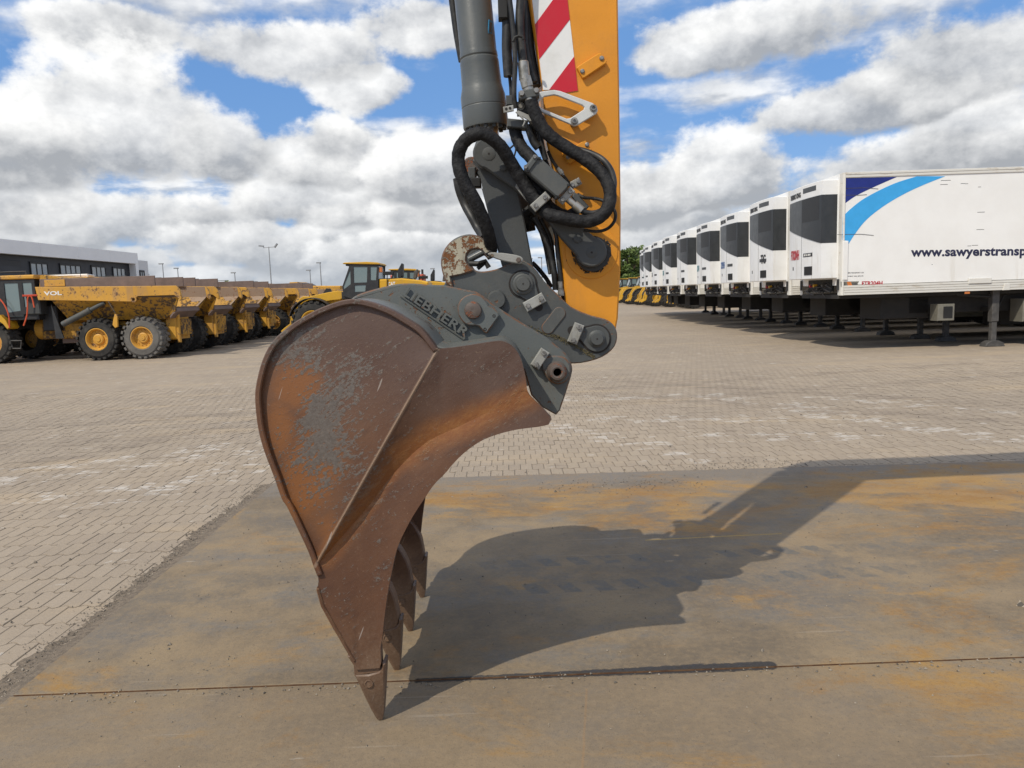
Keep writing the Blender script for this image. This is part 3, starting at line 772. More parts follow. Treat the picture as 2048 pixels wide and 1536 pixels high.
tree(440, 474, 556, 95, 'little tree showing over the dump truck bodies', 60, 900, leaf=.22)
# ------------------------------------------------------------------ bucket
BY0, BY1 = 2.735, 4.015                            # near and far cheek of the bucket
def P2(u, v, Y=2.74): w = PL(u, v, Y); return (w.x, w.z)
bk = thing('digging_bucket', 'rusty steel digging bucket standing on its teeth on the steel plates', 'bucket', (-.3, 3.35, 0), world=True)
rimpx = [(876, 698)]+cD((1060, 395), (950, 320), (850, 265), (720, 220), (600, 211), (450, 258), (330, 320), (250, 372), (150, 462), (90, 565), (55, 680), (38, 785), (43, 900), (60, 1020), (95, 1145), (150, 1290), (200, 1430))+cE((45, 237), (110, 370), (170, 500), (200, 585), (222, 640))
rim = pz(cr(rimpx, 4), 2.74)
front = pz(cE((228, 690), (216, 720), (240, 810), (300, 920), (400, 1090), (437, 1140), (437, 1185)), 2.74)
cut = pz(cr(cE((588, 1172), (583, 1050), (594, 1000), (605, 890), (625, 740), (650, 610), (680, 480), (730, 370), (780, 280), (840, 190), (895, 110), (960, 45))+cD((1240, 1230), (1320, 1150), (1420, 1080), (1520, 1040), (1640, 1010), (1760, 995)), 3), 2.74)
nosep = pz(cD((1830, 983), (1850, 968), (1853, 938), (1800, 880), (1720, 805)), 2.74)
topp = pz(cr(cD((1703, 775), (1698, 720), (1688, 660), (1660, 565), (1622, 508), (1565, 473), (1500, 470), (1350, 494), (1200, 515)), 3), 2.74)
crease = pz([(876, 698), (815, 806), (754, 914), (693, 1022), (632, 1130)], 2.74)
def grid(bm_, A, B_, ya, yb):                      # two rows of points joined
    k = len(bm_.v); n_ = len(A)
    bm_.v += [(p[0], ya(i) if callable(ya) else ya, p[1]) for i, p in enumerate(A)]+[(p[0], yb(i) if callable(yb) else yb, p[1]) for i, p in enumerate(B_)]
    for i in range(n_-1): bm_.face(k+i, k+i+1, k+n_+i+1, k+n_+i)
def AMP(q): return max(0., math.sin(math.pi*min(1, max(0, q))))**.55
def fold_at(p):                                    # how proud the fold stands at a point of the outline
    c0, c1 = Vector(crease[0]), Vector(crease[-1]); d = c1-c0; q = (Vector(p)-c0).dot(d)/d.length_squared
    off = (Vector(p)-(c0+d*q)).length
    return -.030*AMP(q) if off < .004 and 0 <= q <= 1 else 0.0
def cheek(y, sgn, name):
    """side plate: sunk panel inside the rim, a ridge down the fold, the cutter with its hollow; sgn +1 = inwards"""
    b = MB()
    rin = inset(rim+[front[0]], .0)[:len(rim)]
    # rim panel fanned from the fold line, set in behind the shell's edge
    N = 40
    def res(pts, n_):
        P = [Vector(p) for p in pts]; L = [0]
        for a, c in zip(P, P[1:]): L.append(L[-1]+(c-a).length)
        o = []; j = 0
        for i in range(n_+1):
            t = L[-1]*i/n_
            while j < len(L)-2 and L[j+1] < t: j += 1
            q = (t-L[j])/max(1e-9, L[j+1]-L[j]); o.append(tuple(P[j].lerp(P[j+1], min(1, q))))
        return o
    rr = res(rim, N); cc = res(crease, N)
    M = 8; k0 = len(b.v)
    for j in range(M+1):
        t = j/M
        for i in range(N+1):
            x = rr[i][0]*(1-t)+cc[i][0]*t; z = rr[i][1]*(1-t)+cc[i][1]*t
            e = AMP(i/N)
            b.v.append((x, y+sgn*(.016-.046*t*e-.012*t*(1-e)), z))
    for j in range(M):
        for i in range(N): q = k0+j*(N+1)+i; b.face(q, q+1, q+N+2, q+N+1)
    # cutter: fold -> hollow -> edge
    mid = pz(cr([(945, 700), (960, 780), (900, 850), (820, 900), (755, 980), (690, 1060), (655, 1120)], 8), 2.74)
    low = pz(cr([(1053, 776), (1000, 812), (925, 850), (850, 888), (790, 945), (735, 1015), (634, 1131)], 8), 2.74)
    edge = list(reversed(cut+nosep[:3])); edge = res(edge, N)
    cc = res(crease, N); mid = res(mid, N); low = res(low, N)
    tp = res(list(reversed(topp)), N)
    # upper flat: from the fold and top edge down to the hollow
    kA = len(b.v)
    rows = [(cc, lambda i: y-sgn*.006*math.sin(math.pi*i/N)), ]
    top2 = res(list(reversed(topp))+[nosep[4]], N)
    # strip 1: top edge plus fold as one boundary, hollow as the other
    bnd = res(list(reversed(cc))+list(reversed(topp))[1:]+[nosep[4]], N*2); hol = res(list(reversed(low)), N*2)
    def ydep(p):
        return 0
    for a, (pa, ya) in enumerate(((bnd, 0.0), (None, .006), (hol, .022))):
        pass
    k1_ = len(b.v); S = 5
    for j in range(S+1):
        t = j/S
        for i in range(N*2+1):
            x = bnd[i][0]*(1-t)+hol[i][0]*t; z = bnd[i][1]*(1-t)+hol[i][1]*t
            f_ = fold_at(bnd[i])
            b.v.append((x, y+sgn*(f_*(1-t)+.024*t**1.3*math.sin(math.pi*min(.97, .03+i/(2*N))**.8)), z))
    for j in range(S):
        for i in range(N*2): q = k1_+j*(N*2+1)+i; b.face(q, q+1, q+N*2+2, q+N*2+1)
    # strip 2: hollow to cutting edge
    ed = res(list(reversed(front))[2:]+[], 4)
    bot = res([rim[-1]]+front+[cut[0]]+cut[1:]+nosep[:3]+nosep[3:5], N*2)
    # boundary from the fold's foot round tooth stub and along the cutting edge to the nose
    k2 = len(b.v); hol2 = hol
    for j in range(S+1):
        t = j/S
        for i in range(N*2+1):
            x = hol2[i][0]*(1-t)+bot[i][0]*t; z = hol2[i][1]*(1-t)+bot[i][1]*t
            b.v.append((x, y+sgn*(.024*(1-t)**1.5*math.sin(math.pi*min(.97, .03+i/(2*N))**.8)), z))
    for j in range(S):
        for i in range(N*2): q = k2+j*(N*2+1)+i; b.face(q, q+1, q+N*2+2, q+N*2+1)
    # thickness: edge wall and inner skin
    for line in (bot, bnd):
        k = len(b.v); b.v += [(p[0], y, p[1]) for p in line]+[(p[0], y+sgn*.034, p[1]) for p in line]; n_ = len(line)
        for i in range(n_-1): b.face(k+i, k+i+1, k+n_+i+1, k+n_+i)
    outl = rim+front+cut+nosep+topp[:-1]
    b.ngon([(p[0], y+sgn*.034, p[1]) for p in outl])
    return b.build(name, 'bucket_rust', bk, ang=28, recalc=False)
s1 = cheek(BY0, 1, 'side_plate'); s2 = cheek(BY1, -1, 'side_plate')
# weld bead down the fold
for y in (BY0-.006, BY1+.006):
    pts = [(crease[0][0]*(1-t)+crease[-1][0]*t, (BY0 if y < 3 else BY1)-(1 if y < 3 else -1)*(.030*AMP(t)-.002), crease[0][1]*(1-t)+crease[-1][1]*t) for t in [i/24 for i in range(25)]]
    MB().tube(pts, lambda i, p: .0040+.0008*math.sin(i*2.3), 8).build('fold_weld', 'bucket_rust', s1 if y < 3 else s2)
# wrapped back of the bucket
def sweep(line, th, ya, yb, name, mat_, flip=1, bev=.004):
    P = [Vector(p) for p in line]; b = MB(); inn = []
    for i, p in enumerate(P):
        d = (P[min(i+1, len(P)-1)]-P[max(i-1, 0)]).normalized(); inn.append(p+Vector((-d.y, d.x))*th*flip)
    outl = [tuple(p) for p in P]+[tuple(p) for p in reversed(inn)]
    b.prism(outl, ya, yb, bev)
    return b.build(name, mat_, bk, ang=30)
shell = sweep(rim, .020, BY0-.010, BY1+.010, 'shell', 'bucket_rust')
sweep([P2(864, 690)]+list(reversed(topp)), .028, BY0+.034, BY1-.034, 'top_plate', 'ear_paint', -1)
lipc = pz([(642, 1172), (700, 1290), (735, 1360)], 2.74)
# lip across the front between the teeth
lp0, lp1 = Vector(P2(560, 1010)), None
lip = MB().prism(pz(cE((222, 640), (216, 720), (300, 905), (372, 1045), (420, 1045), (330, 860), (262, 700)), 2.74), BY0+.034, BY1-.034, .004).build('lip', 'bucket_rust', bk)
for ya, yb in ((BY0-.006, BY0+.045), (BY1+.006, BY1-.045)): MB().edged().prism(pz(cE((216, 706), (213, 722), (238, 812), (298, 922), (398, 1092), (432, 1140), (440, 1128), (412, 1080), (318, 915), (258, 808), (236, 735), (232, 712)), 2.74), ya, yb, .004).build('wear_strip', ['bucket_rust', 'plate_edge'], bk)
# tooth: socketed cap on a curved shank
def tooth(yc, dx, first):
    w = .082
    if not first:
        sh = pz(cE((300, 900), (395, 1075), (440, 1195), (590, 1172), (586, 1060), (560, 960), (500, 860), (420, 800), (345, 790)), 2.78)
        sh = [(x+dx, z) for x, z in sh]
        MB().prism(cr(sh, 3, True), yc-.036, yc+.036, .006).build('shank', 'bucket_rust', bk)
    else:
        MB().prism([(x+dx, z) for x, z in pz(cE((400, 1085), (437, 1140), (440, 1200), (592, 1178), (586, 1060)), 2.78)], yc-.036, yc+.036, .004).build('shank', 'bucket_rust', bk)
    pr = pz(cE((440, 1190), (452, 1215), (468, 1250), (500, 1325), (533, 1400), (566, 1462), (580, 1470), (598, 1465), (606, 1420), (611, 1330), (615, 1220), (619, 1128), (603, 1122), (598, 1150), (580, 1172), (520, 1190)), 2.78)
    b = MB(); n_ = len(pr); zt, zb = max(p[1] for p in pr), min(p[1] for p in pr)
    # the cap narrows towards its tip: two cheeks and a rounded edge
    rows = []
    for f_, ins in ((-1, .006), (-.86, 0), (.86, 0), (1, .006)):
        q = inset(pr, ins) if ins else pr; k = len(b.v); rows.append(k)
        for x, z in q:
            t = (z-zb)/(zt-zb); b.v.append((x+dx, yc+f_*w/2*(.42+.62*t**.8), z))
    for a, c in zip(rows, rows[1:]):
        for i in range(n_): b.face(a+i, a+(i+1) % n_, c+(i+1) % n_, c+i)
    b.face(*range(rows[0], rows[0]+n_)); b.face(*range(rows[-1]+n_-1, rows[-1]-1, -1))
    o = b.build('tooth', 'bucket_rust', bk, ang=35)
    px_ = P2(*cE((524, 1240))[0], 2.78)
    for sg in (-1, 1): MB().lathe((px_[0]+dx, yc+sg*w*.475, px_[1]), (0, sg, 0), [(-.006, .017), (.001, .017), (.002, .013), (-.001, .012)], 14).build('retaining_pin', 'bucket_rust', o)
for i, (yc, dx) in enumerate(((2.782, 0), (3.17, .008), (3.555, .018), (3.968, .030))): tooth(yc, dx, i in (0, ))
# hinge ears on the back of the bucket
EY = 3.10
eo = cr([(700, 600)]+cD((660, 183), (760, 150), (900, 118), (1000, 114), (1100, 121), (1195, 124)), 3)+cC((200, 590), (300, 612), (440, 640), (520, 688), (600, 757), (800, 888), (1000, 1010), (1120, 1080))+cr(cC((1215, 1160), (1300, 1232), (1350, 1310), (1367, 1390), (1350, 1470)), 3)+cD((1938, 800), (1905, 895), (1882, 922))+[(1108, 828), (1085, 815), (1062, 790), (1048, 740), (1010, 706), (890, 712), (850, 672), (800, 636), (745, 606)]
eo = pz(eo, EY)
for ya, yb in ((EY, EY+.040), (3.66, 3.62)):
    ear = MB().edged().prism(eo, ya, yb, .006).build('hinge_ear', ['ear_paint', 'ear_edge'], bk)
    MB().tube([(x, ya+(.012 if ya < 3.3 else -.012), z+.001) for x, z in pz(cr([(893, 701), (935, 694), (985, 687), (1012, 690), (1036, 706), (1050, 735)], 6), EY)], .011, 8).build('weld', 'ear_paint', ear)
    if ya < 3.3:
        # raised maker's name, half worn away
        w0 = PL(*cD((935, 178))[0], EY); w1 = PL(*cD((1325, 445))[0], EY); ex = (w1-w0); ex.y = 0; L = ex.length; ex.normalize(); ez = Vector((-ex.z, 0, ex.x))
        text('lettering', 'LIEBHERR', 'ear_paint', ear, w0+Vector((0, -.009, 0))+ex*.004, ex, ez, L*.985, .040, .007, .02, 1.0)
        for t in ear.children:
            if t.name.startswith('lettering'):
                for v in t.data.vertices: pass
        MB().tube([tuple(w0+Vector((0, -.003, 0))-ez*.010), tuple(w0+Vector((0, -.003, 0))-ez*.010+ex*L)], .0045, 6).build('underline_rib', 'ear_paint', ear)
# upper ear pin with its retainer plate
def q(x, y, Y=EY): w = PL(*cC((x, y))[0], Y); return (w.x, w.z)
def pxr(r, Y): return r/4.8*Y/F                       # radius in the enlarged view -> metres
ret = cr(cC((262, 800), (285, 730), (340, 680), (420, 660), (500, 685), (545, 740), (565, 775)), 3)+cC((610, 790), (660, 850), (668, 872), (545, 1042), (520, 1030), (470, 975))+cr(cC((430, 965), (370, 965), (310, 925), (270, 860)), 3)
MB().edged().prism(pz(ret, EY-.03), EY-.030, EY+.001, .005).build('pin_retainer', ['ear_paint', 'ear_edge'], bk)
c = q(412, 818, EY-.04); MB().lathe((c[0], 3.72, c[1]), (0, -1, 0), [(0, .02), (0, pxr(84, 3.06)), (.655, pxr(84, 3.06)), (.668, pxr(76, 3.06)), (.672, pxr(50, 3.06)), (.673, pxr(10, 3.06)), (.672, .001)], 28).build('ear_pin', 'rusty_pin', bk)
for x, y in ((614, 872), (528, 1000)):
    c = q(x, y, EY-.031); MB().lathe((c[0], EY-.0295, c[1]), (0, -1, 0), [(-.004, pxr(15, 3.07)), (.0018, pxr(15, 3.07)), (.002, pxr(9, 3.07)), (-.003, pxr(8, 3.07))], 12).build('bolt_hole', 'hole_dark', bk)
# lower ear pin boss: plate, collar, bore
lb = cr(cC((1075, 1300), (1120, 1265), (1200, 1255), (1290, 1270), (1345, 1340), (1350, 1430), (1310, 1500), (1230, 1530), (1150, 1500), (1105, 1440), (1075, 1380)), 3, True)
MB().edged().prism(pz(lb, EY-.02), EY-.020, EY+.001, .006).build('pin_boss', ['ear_paint', 'ear_edge'], bk)
c = q(1222, 1412, EY-.05)
MB().lathe((c[0], EY-.018, c[1]), (0, -1, 0), [(0, pxr(100, 3.06)), (.022, pxr(96, 3.06)), (.034, pxr(80, 3.06)), (.046, pxr(72, 3.06)), (.048, pxr(52, 3.06)), (.046, pxr(40, 3.06)), (.004, pxr(38, 3.06)), (.004, .001)], 28, cap=False).build('pin_collar', 'rusty_pin', bk)
MB().cyl((c[0], EY-.022, c[1]), (c[0], EY-.0195, c[1]), pxr(39, 3.06), n=20).build('pin_bore', 'hole_dark', bk)
def clamp_bar(parent, pa, pb, Y, w, th, mat_, cview=cC, boltr=.012):
    A_, B_ = PL(*cview(pa)[0], Y), PL(*cview(pb)[0], Y); d = (B_-A_).normalized(); nn = Vector((-d.z, 0, d.x))*w/2
    pts = [A_-nn, B_-nn, B_+nn, A_+nn]
    o = MB().prism([(p.x, p.z) for p in pts], Y, Y+th, .003).build('clamp_bar', mat_, parent)
    for t in (.16, .84):
        p = A_.lerp(B_, t); MB().hexa((p.x, Y+.001, p.z), boltr, boltr*.9).build('bolt', 'bolt', o)
    return o
clamp_bar(bk, (1005, 1365), (1110, 1205), EY-.040, .040, .039, 'zinc', boltr=.011)

# ------------------------------------------------------------------ quick coupler
QY = 3.155
qc = thing('quick_coupler', 'dark grey quick coupler pinned between the bucket ears and the yellow stick', 'coupler', (.1, 3.38, 1.4), world=True)
out = cC((600, 262))+cr(cC((585, 215), (555, 172), (500, 122), (430, 96), (350, 92), (270, 115), (190, 170), (132, 250), (107, 340), (115, 430), (140, 520), (175, 575)), 2)
inn = cr(cC((1340, 1331), (1450, 1326), (1600, 1290), (1700, 1240), (1772, 1168), (1798, 1085), (1790, 1010), (1750, 945), (1680, 902), (1560, 872), (1450, 832), (1350, 782), (1290, 728), (1200, 640), (1100, 540), (1035, 450), (975, 385)), 2)
hook_in = cr(cC((750, 372), (690, 402), (630, 425), (560, 440), (490, 446), (430, 432), (380, 392), (350, 335), (358, 280), (395, 240), (450, 230), (495, 248), (525, 285)), 2)
poly = out+cC((300, 680), (560, 860), (900, 1100), (1120, 1270))+inn+cC((900, 340))+hook_in
for ya, yb in ((QY, QY+.045), (3.605, 3.56)):
    ch = MB().edged().prism(pz(poly, QY), ya, yb, .005).build('cheek_plate', ['grey_paint', 'ear_edge'], qc)
# the lifting eye: a thick collar on the hook end
eye_o = pz(cr(cC((602, 255), (570, 190), (500, 122), (430, 94), (350, 90), (265, 115), (188, 168), (130, 248), (104, 340), (112, 430), (138, 520), (165, 572)), 3)+cC((225, 610), (200, 500), (300, 480), (400, 450), (428, 436), (372, 388), (346, 335), (354, 278), (393, 238), (450, 228), (497, 246), (530, 288)), QY-.012)
MB().edged().prism(eye_o, QY-.014, QY-.0005, .006).build('lifting_eye', ['hook_paint', 'ear_edge'], qc)
MB().prism(eye_o, 3.619, 3.6055, .006).build('lifting_eye', 'hook_paint', qc)
# lever across the eye
lv = pz(cr(cC((555, 280), (590, 262), (700, 268), (830, 288), (885, 312), (895, 345), (870, 370), (820, 368), (700, 345), (600, 310)), 3, True), QY-.04)
le = MB().prism(lv, QY-.038, QY-.020, .004).build('latch_lever', 'zinc', qc, label='grubby flat latch lever with a rusty pivot bolt')
c = q(850, 335, QY-.04); MB().hexa((c[0], QY-.037, c[1]), .011, .013).build('bolt', 'rusty_pin', le)
c0, c1 = q(370, 330, 3.3), q(500, 268, 3.3)
MB().cyl((c0[0], 3.32, c0[1]), (c1[0]+.02, 3.32, c1[1]+.012), .015, n=16).build('lock_cylinder', 'cyl_paint', qc)
MB().tube([(q(390, 370, 3.3)[0], 3.30, q(390, 370, 3.3)[1]), (q(470, 375, 3.3)[0], 3.28, q(470, 375, 3.3)[1]), (q(530, 350, 3.3)[0], 3.3, q(530, 350, 3.3)[1]), (q(565, 410, 3.3)[0], 3.3, q(565, 410, 3.3)[1])], .012, 8).build('hose', 'hose', qc)
MB().cyl((q(455, 420, 3.35)[0], 3.36, q(455, 420, 3.35)[1]), (q(520, 365, 3.35)[0], 3.36, q(520, 365, 3.35)[1]), .009, n=10).build('lock_rod', 'grey_paint', qc)
MB().box((q(330, 640, 3.38)[0], 3.38, q(330, 640, 3.38)[1]), (.16, .355, .05), .005, Matrix.Rotation(.5, 3, 'Y')).build('crossplate', 'grey_paint', qc)
def pin_boss(cx, cy, tail, rr, rb, ri):
    # dark groove, keeper plate in teardrop, stepped boss
    c = q(cx, cy, QY-.004)
    t = Vector(tail); cc_ = Vector((cx, cy)); d = (t-cc_); a0 = math.degrees(math.atan2(d.y, d.x))
    def drop(r, wd, ext):
        pts = [(cx+r*math.cos(R(a)), cy+r*math.sin(R(a))) for a in [a0+50+i*(260)/26 for i in range(27)]]
        n_ = Vector((-d.y, d.x)).normalized()
        return pts+[tuple(t+d.normalized()*ext-n_*wd), tuple(t+d.normalized()*ext+n_*wd)]
    MB().prism(pz(cC(*drop(rr, 62, 8)), QY), QY-.0035, QY+.001, .0015).build('keeper_groove', 'hole_dark', qc)
    k_ = MB().prism(pz(cC(*drop(rr-17, 46, 0)), QY), QY-.010, QY-.0032, .002).build('keeper_plate', 'grey_paint', qc)
    MB().lathe((c[0], QY-.008, c[1]), (0, -1, 0), [(0, pxr(rb, QY)), (.010, pxr(rb-3, QY)), (.014, pxr(rb-14, QY)), (.0145, pxr(ri+6, QY)), (.024, pxr(ri+2, QY)), (.028, pxr(ri-6, QY)), (.0285, pxr(9, QY)), (.027, pxr(8, QY)), (.027, .0005)], 32).build('pin', 'grey_paint', k_)
    MB().cyl((c[0], QY-.034, c[1]), (c[0], QY-.0366, c[1]), pxr(8, QY), n=10).build('grease_hole', 'hole_dark', k_)
pin_boss(893, 567, (1010, 720), 138, 100, 66)
pin_boss(1597, 1090, (1440, 1040), 142, 84, 62)
clamp_bar(qc, (912, 792), (1095, 690), QY-.030, .042, .029, 'zinc', boltr=.011)
clamp_bar(qc, (1365, 1135), (1440, 950), QY-.030, .042, .029, 'zinc', boltr=.011)
c = q(1045, 790, QY); MB().cyl((c[0], QY-.002, c[1]), (c[0], QY+.001, c[1]), pxr(38, QY), n=18).build('recess', 'hole_dark', qc)
c = q(1360, 1010, QY); MB().cyl((c[0], QY-.002, c[1]), (c[0], QY+.001, c[1]), pxr(40, QY), n=18).build('recess', 'hole_dark', qc)
c = q(640, 718, QY-.02); MB().lathe((c[0], QY+.002, c[1]), (0, -1, 0), [(0, pxr(92, QY)), (.020, pxr(86, QY)), (.026, pxr(76, QY)), (.026, .001)], 28).build('side_boss', 'grey_paint', qc)
sl = arc(1240, 848, 62, 205, 385, 10)+arc(1132, 985, 62, 25, 205, 10)
MB().edged().prism(pz(cC(*sl), QY), QY-.006, QY+.001, .004).build('slot_cover', ['grey_paint', 'ear_edge'], qc)
r_ = random.Random(4); mo = MB()
for i in range(420):
    t = r_.random()**.75; x = 940+640*t; y = 985+290*t-34*math.sin(t*3)+r_.gauss(0, 13); c = q(x, y, QY-.003)
    mo.box((c[0], QY-.001, c[1]), (r_.uniform(.001, .006), .004, r_.uniform(.001, .003)), 0, Matrix.Rotation(r_.uniform(-.6, .9), 3, 'Y'))
mo.build('dried_moss', 'moss', qc, kind='stuff')

# ------------------------------------------------------------------ stick, boom, cylinder and linkage of the excavator
SY = 3.225; SB = 3.535
ex = thing('excavator', 'excavator with yellow stick, grey bucket cylinder and black sleeved hoses', 'excavator', (.3, 3.38, 2.2), world=True)
def PLs(u, v): w = PL(u, v, SY); return (w.x, w.z)
L0, L1 = PLs(1057, 0), PLs(1085, 181)
gx = (L0[0]-L1[0])/(L0[1]-L1[1])
ztop = 4.95
stl = [PLs(1136, 624), PLs(1131, 596), PLs(1117, 471), PLs(1103, 330), PLs(1093, 284), L1, L0, (L0[0]+gx*1.25*(3.6-L0[1]), 3.6), (L0[0]+gx*.9*(3.6-L0[1])+.04, ztop)]
str_ = [(PLs(1237, 0)[0]+.02, ztop), (PLs(1237, 0)[0], 3.6), PLs(1236, 0), PLs(1239, 187), PLs(1242, 427), PLs(1241, 544), PLs(1236, 637), PLs(1230, 668), PLs(1212, 705), PLs(1185, 712), PLs(1158, 690)]
stick = MB().prism(stl+str_, SY, SB, .007).build('stick', 'arm_yellow', ex, ang=25)
# boom over to the machine
bz = ztop-.5
MB().prism([(-.25, bz+.15), (.15, bz-.22), (1.2, bz-.12), (3.5, bz+.05), (6.5, bz-.15), (6.6, bz+.55), (3.5, bz+.78), (1.0, bz+.52), (-.1, bz+.50)], 3.18, 3.58, .02).build('boom', 'arm_yellow', ex)
MB().cyl((.2, 3.38, bz+.05), (-.1, 3.38, 3.9), .07, n=16).build('stick_cylinder', 'cyl_paint', ex)
# warning board film on the stick
def S(x, y): return PLs(*cA((x, y))[0])
def slant(x, y): return S(x, y)
ll = lambda y: 980+(1085-980)*y/865.; rl = lambda y: 1320+(1420-1320)*y/870.
def strip(pts, m, name): return MB().prism([S(*p) for p in pts], SY-.0022, SY-.0004, 0).build(name, m, stick)
wb = strip([(ll(-420), -420), (rl(-420), -420), (1420, 872), (1300, 892), (1190, 862), (1085, 865)], 'white_film', 'warning_film')
def band(y0l, y1l, y0r, y1r):
    b = MB(); b.prism([S(*p) for p in ((ll(y0l), y0l), (rl(y0r), y0r), (rl(y1r), y1r), (ll(y1l), y1l))], SY-.0034, SY-.0021, 0); b.build('red_stripe', 'red_film', wb)
band(235, 572, -165, 190); band(-420, -95, -720, -470)
b = MB(); b.prism([S(*p) for p in ((1145, 861), (1382, 545), (1420, 872), (1300, 892), (1190, 862))], SY-.0034, SY-.0021, 0); b.build('red_stripe', 'red_film', wb)
# bolted yellow bracket plates and weld pads
def pad(pts, bolts, cv, Y0, th, name, m='arm_yellow', br=.0095):
    o = MB().prism(pz(cv(*pts), Y0), Y0, Y0+th, .003).build(name, m, stick)
    for x, y in bolts:
        w = PL(*cv((x, y))[0], Y0); MB().lathe((w.x, Y0+.001, w.z), (0, -1, 0), [(0, br), (.005, br), (.008, br*.6), (.0085, .001)], 12).build('bolt', 'bolt', o)
    return o
pad([(1410, 650), (1425, 632), (1615, 512), (1640, 510), (1697, 585), (1692, 605), (1485, 745), (1465, 748)], [(1462, 685), (1648, 560)], cA, SY-.022, .021, 'bracket_plate')
pad([(1405, 240), (1490, 190), (1555, 285), (1480, 330), (1345, 420), (1325, 418), (1275, 330), (1285, 310)], [(1508, 238), (1325, 357)], cB, SY-.020, .019, 'bracket_plate')
for a, c_ in (((1520, 0), (1900, 300)),):
    pass
# zinc hose guide loop
ho = pz(cA((1040, 885), (1100, 872), (1190, 862), (1250, 872), (1560, 988), (1600, 1018), (1612, 1060), (1598, 1090), (1420, 1200), (1385, 1210), (1340, 1190), (1050, 1065), (1015, 1030), (1008, 980), (1030, 940)), SY-.05)
hi = pz(cA((1080, 940), (1100, 925), (1190, 910), (1225, 917), (1460, 1008), (1482, 1028), (1475, 1052), (1345, 1135), (1310, 1138), (1075, 1040), (1045, 1010), (1050, 970)), SY-.05)
gd = MB().prism(ho, SY-.050, SY-.034, .003, holes=[hi]).build('hose_guide', 'zinc_plate', ex)
for x, y in ((1568, 1040), (1385, 1165)):
    w = PL(*cA((x, y))[0], SY-.05)
    MB().lathe((w.x, SY-.049, w.z), (0, -1, 0), [(0, .0155), (.003, .0155), (.003, .011), (.014, .011), (.014, .006), (.008, .006), (.008, .0005)], 14).build('bolt', 'bolt', gd)
    MB().cyl((w.x, SY-.034, w.z), (w.x, SY, w.z), .014, n=12).build('spacer', 'zinc', gd)
# bucket cylinder
CY = 3.38
a0, a1 = PL(946, 0, CY), PL(973, 262, CY); ax = (a1-a0).normalized()
def tpx(v): return (PL(946+27*v/262., v, CY)-a0).length
rr = lambda p: p/F*CY
prof = [(-1.6, rr(35)), (tpx(104), rr(35)), (tpx(108), rr(36)), (tpx(116), rr(36.5)), (tpx(119), rr(35)), (tpx(122), rr(36.8)), (tpx(128), rr(37.5)), (tpx(132), rr(37.3)), (tpx(172), rr(38.5)), (tpx(180), rr(40)), (tpx(193), rr(43)), (tpx(214), rr(43.3)), (tpx(215.5), rr(42.6)), (tpx(217), rr(43.3)), (tpx(253), rr(44)), (tpx(256), rr(43)), (tpx(256.5), rr(24))]
MB().lathe(a0, ax, prof, 40).build('bucket_cylinder', 'cyl_paint', ex, ang=25)
cylo = [o for o in ex.children if o.name.startswith('bucket_cylinder')][0]
qx = ax.to_track_quat('Z', 'Y')
for i in range(14):
    a = 2*math.pi*i/14; p = a0+ax*tpx(256)+qx @ Vector((rr(36)*math.cos(a), rr(36)*math.sin(a), 0)); MB().lathe(p-ax*.001, ax, [(0, .0095), (.014, .0095)], 8).build('bolt', 'link_paint', cylo)
MB().cyl(a0+ax*tpx(250), PL(978, 306, CY), rr(23), n=20).build('piston_rod', 'steel_fit', ex)
w = a0+ax*tpx(64)+Vector((math.sin(R(50))*rr(35.6), -math.cos(R(50))*rr(35.6), 0)); rt_ = Matrix.Rotation(R(6), 3, 'Y') @ Matrix.Rotation(R(50), 3, 'Z')
st_ = MB().box(w, (.024, .0035, .056), 0, rt_).build('sticker', 'blue_film', cylo)
MB().box(w+rt_ @ Vector((0, -.002, 0)), (.013, .001, .040), 0, rt_).build('sticker_window', 'cyl_paint', st_)
# rod end eye
re_ = PL(976, 306, CY); MB().cyl((re_.x, 3.27, re_.z), (re_.x, 3.49, re_.z), .055, n=24, bev=.006).build('rod_eye', 'link_paint', ex)
# bucket link (wide box)
lk = pz([(945, 322), (958, 338), (968, 395), (984, 455), (1001, 522), (1015, 560), (1035, 590), (1062, 590), (1070, 560), (1066, 530), (1051, 450), (1037, 385), (1022, 350), (1002, 326), (975, 300), (952, 302)], 3.19)
MB().prism(lk, 3.19, 3.255, .006).build('bucket_link', 'link_paint', ex)
MB().prism(lk, 3.505, 3.57, .006).build('bucket_link', 'link_paint', ex)
MB().prism(pz([(962, 372), (1001, 522), (1040, 515), (1022, 400)], 3.19), 3.2555, 3.5045, .003).build('link_web', 'link_paint', ex)
# guide links from cylinder eye to stick
p1, p2 = Vector((977.5, 306)), Vector((1183, 503)); dl = (p2-p1).normalized(); nl = Vector((-dl.y, dl.x))
def bone(p1, r1, p2, r2, w):
    a = math.degrees(math.atan2(dl.y, dl.x))
    A1 = [(p1.x+r1*math.cos(R(a+t)), p1.y+r1*math.sin(R(a+t))) for t in range(55, 306, 10)]
    A2 = [(p2.x+r2*math.cos(R(a+t)), p2.y+r2*math.sin(R(a+t))) for t in range(-125, 126, 10)]
    def side(s): return [tuple(p1+dl*62+nl*s*r1*.62), tuple(p1+dl*95+nl*s*w), tuple(p2-dl*110+nl*s*w), tuple(p2-dl*62+nl*s*r2*.72)]
    return cr(A1+side(-1)+A2+list(reversed(side(1))), 2, True)
GY = 3.135
gl = MB().prism(pz(bone(p1, 32, p2, 31, 15), GY), GY, GY+.05, .006).build('guide_link', 'link_paint', ex)
MB().prism(pz(bone(p1, 32, p2, 31, 15), GY), 3.625, 3.575, .006).build('guide_link', 'link_paint', ex)
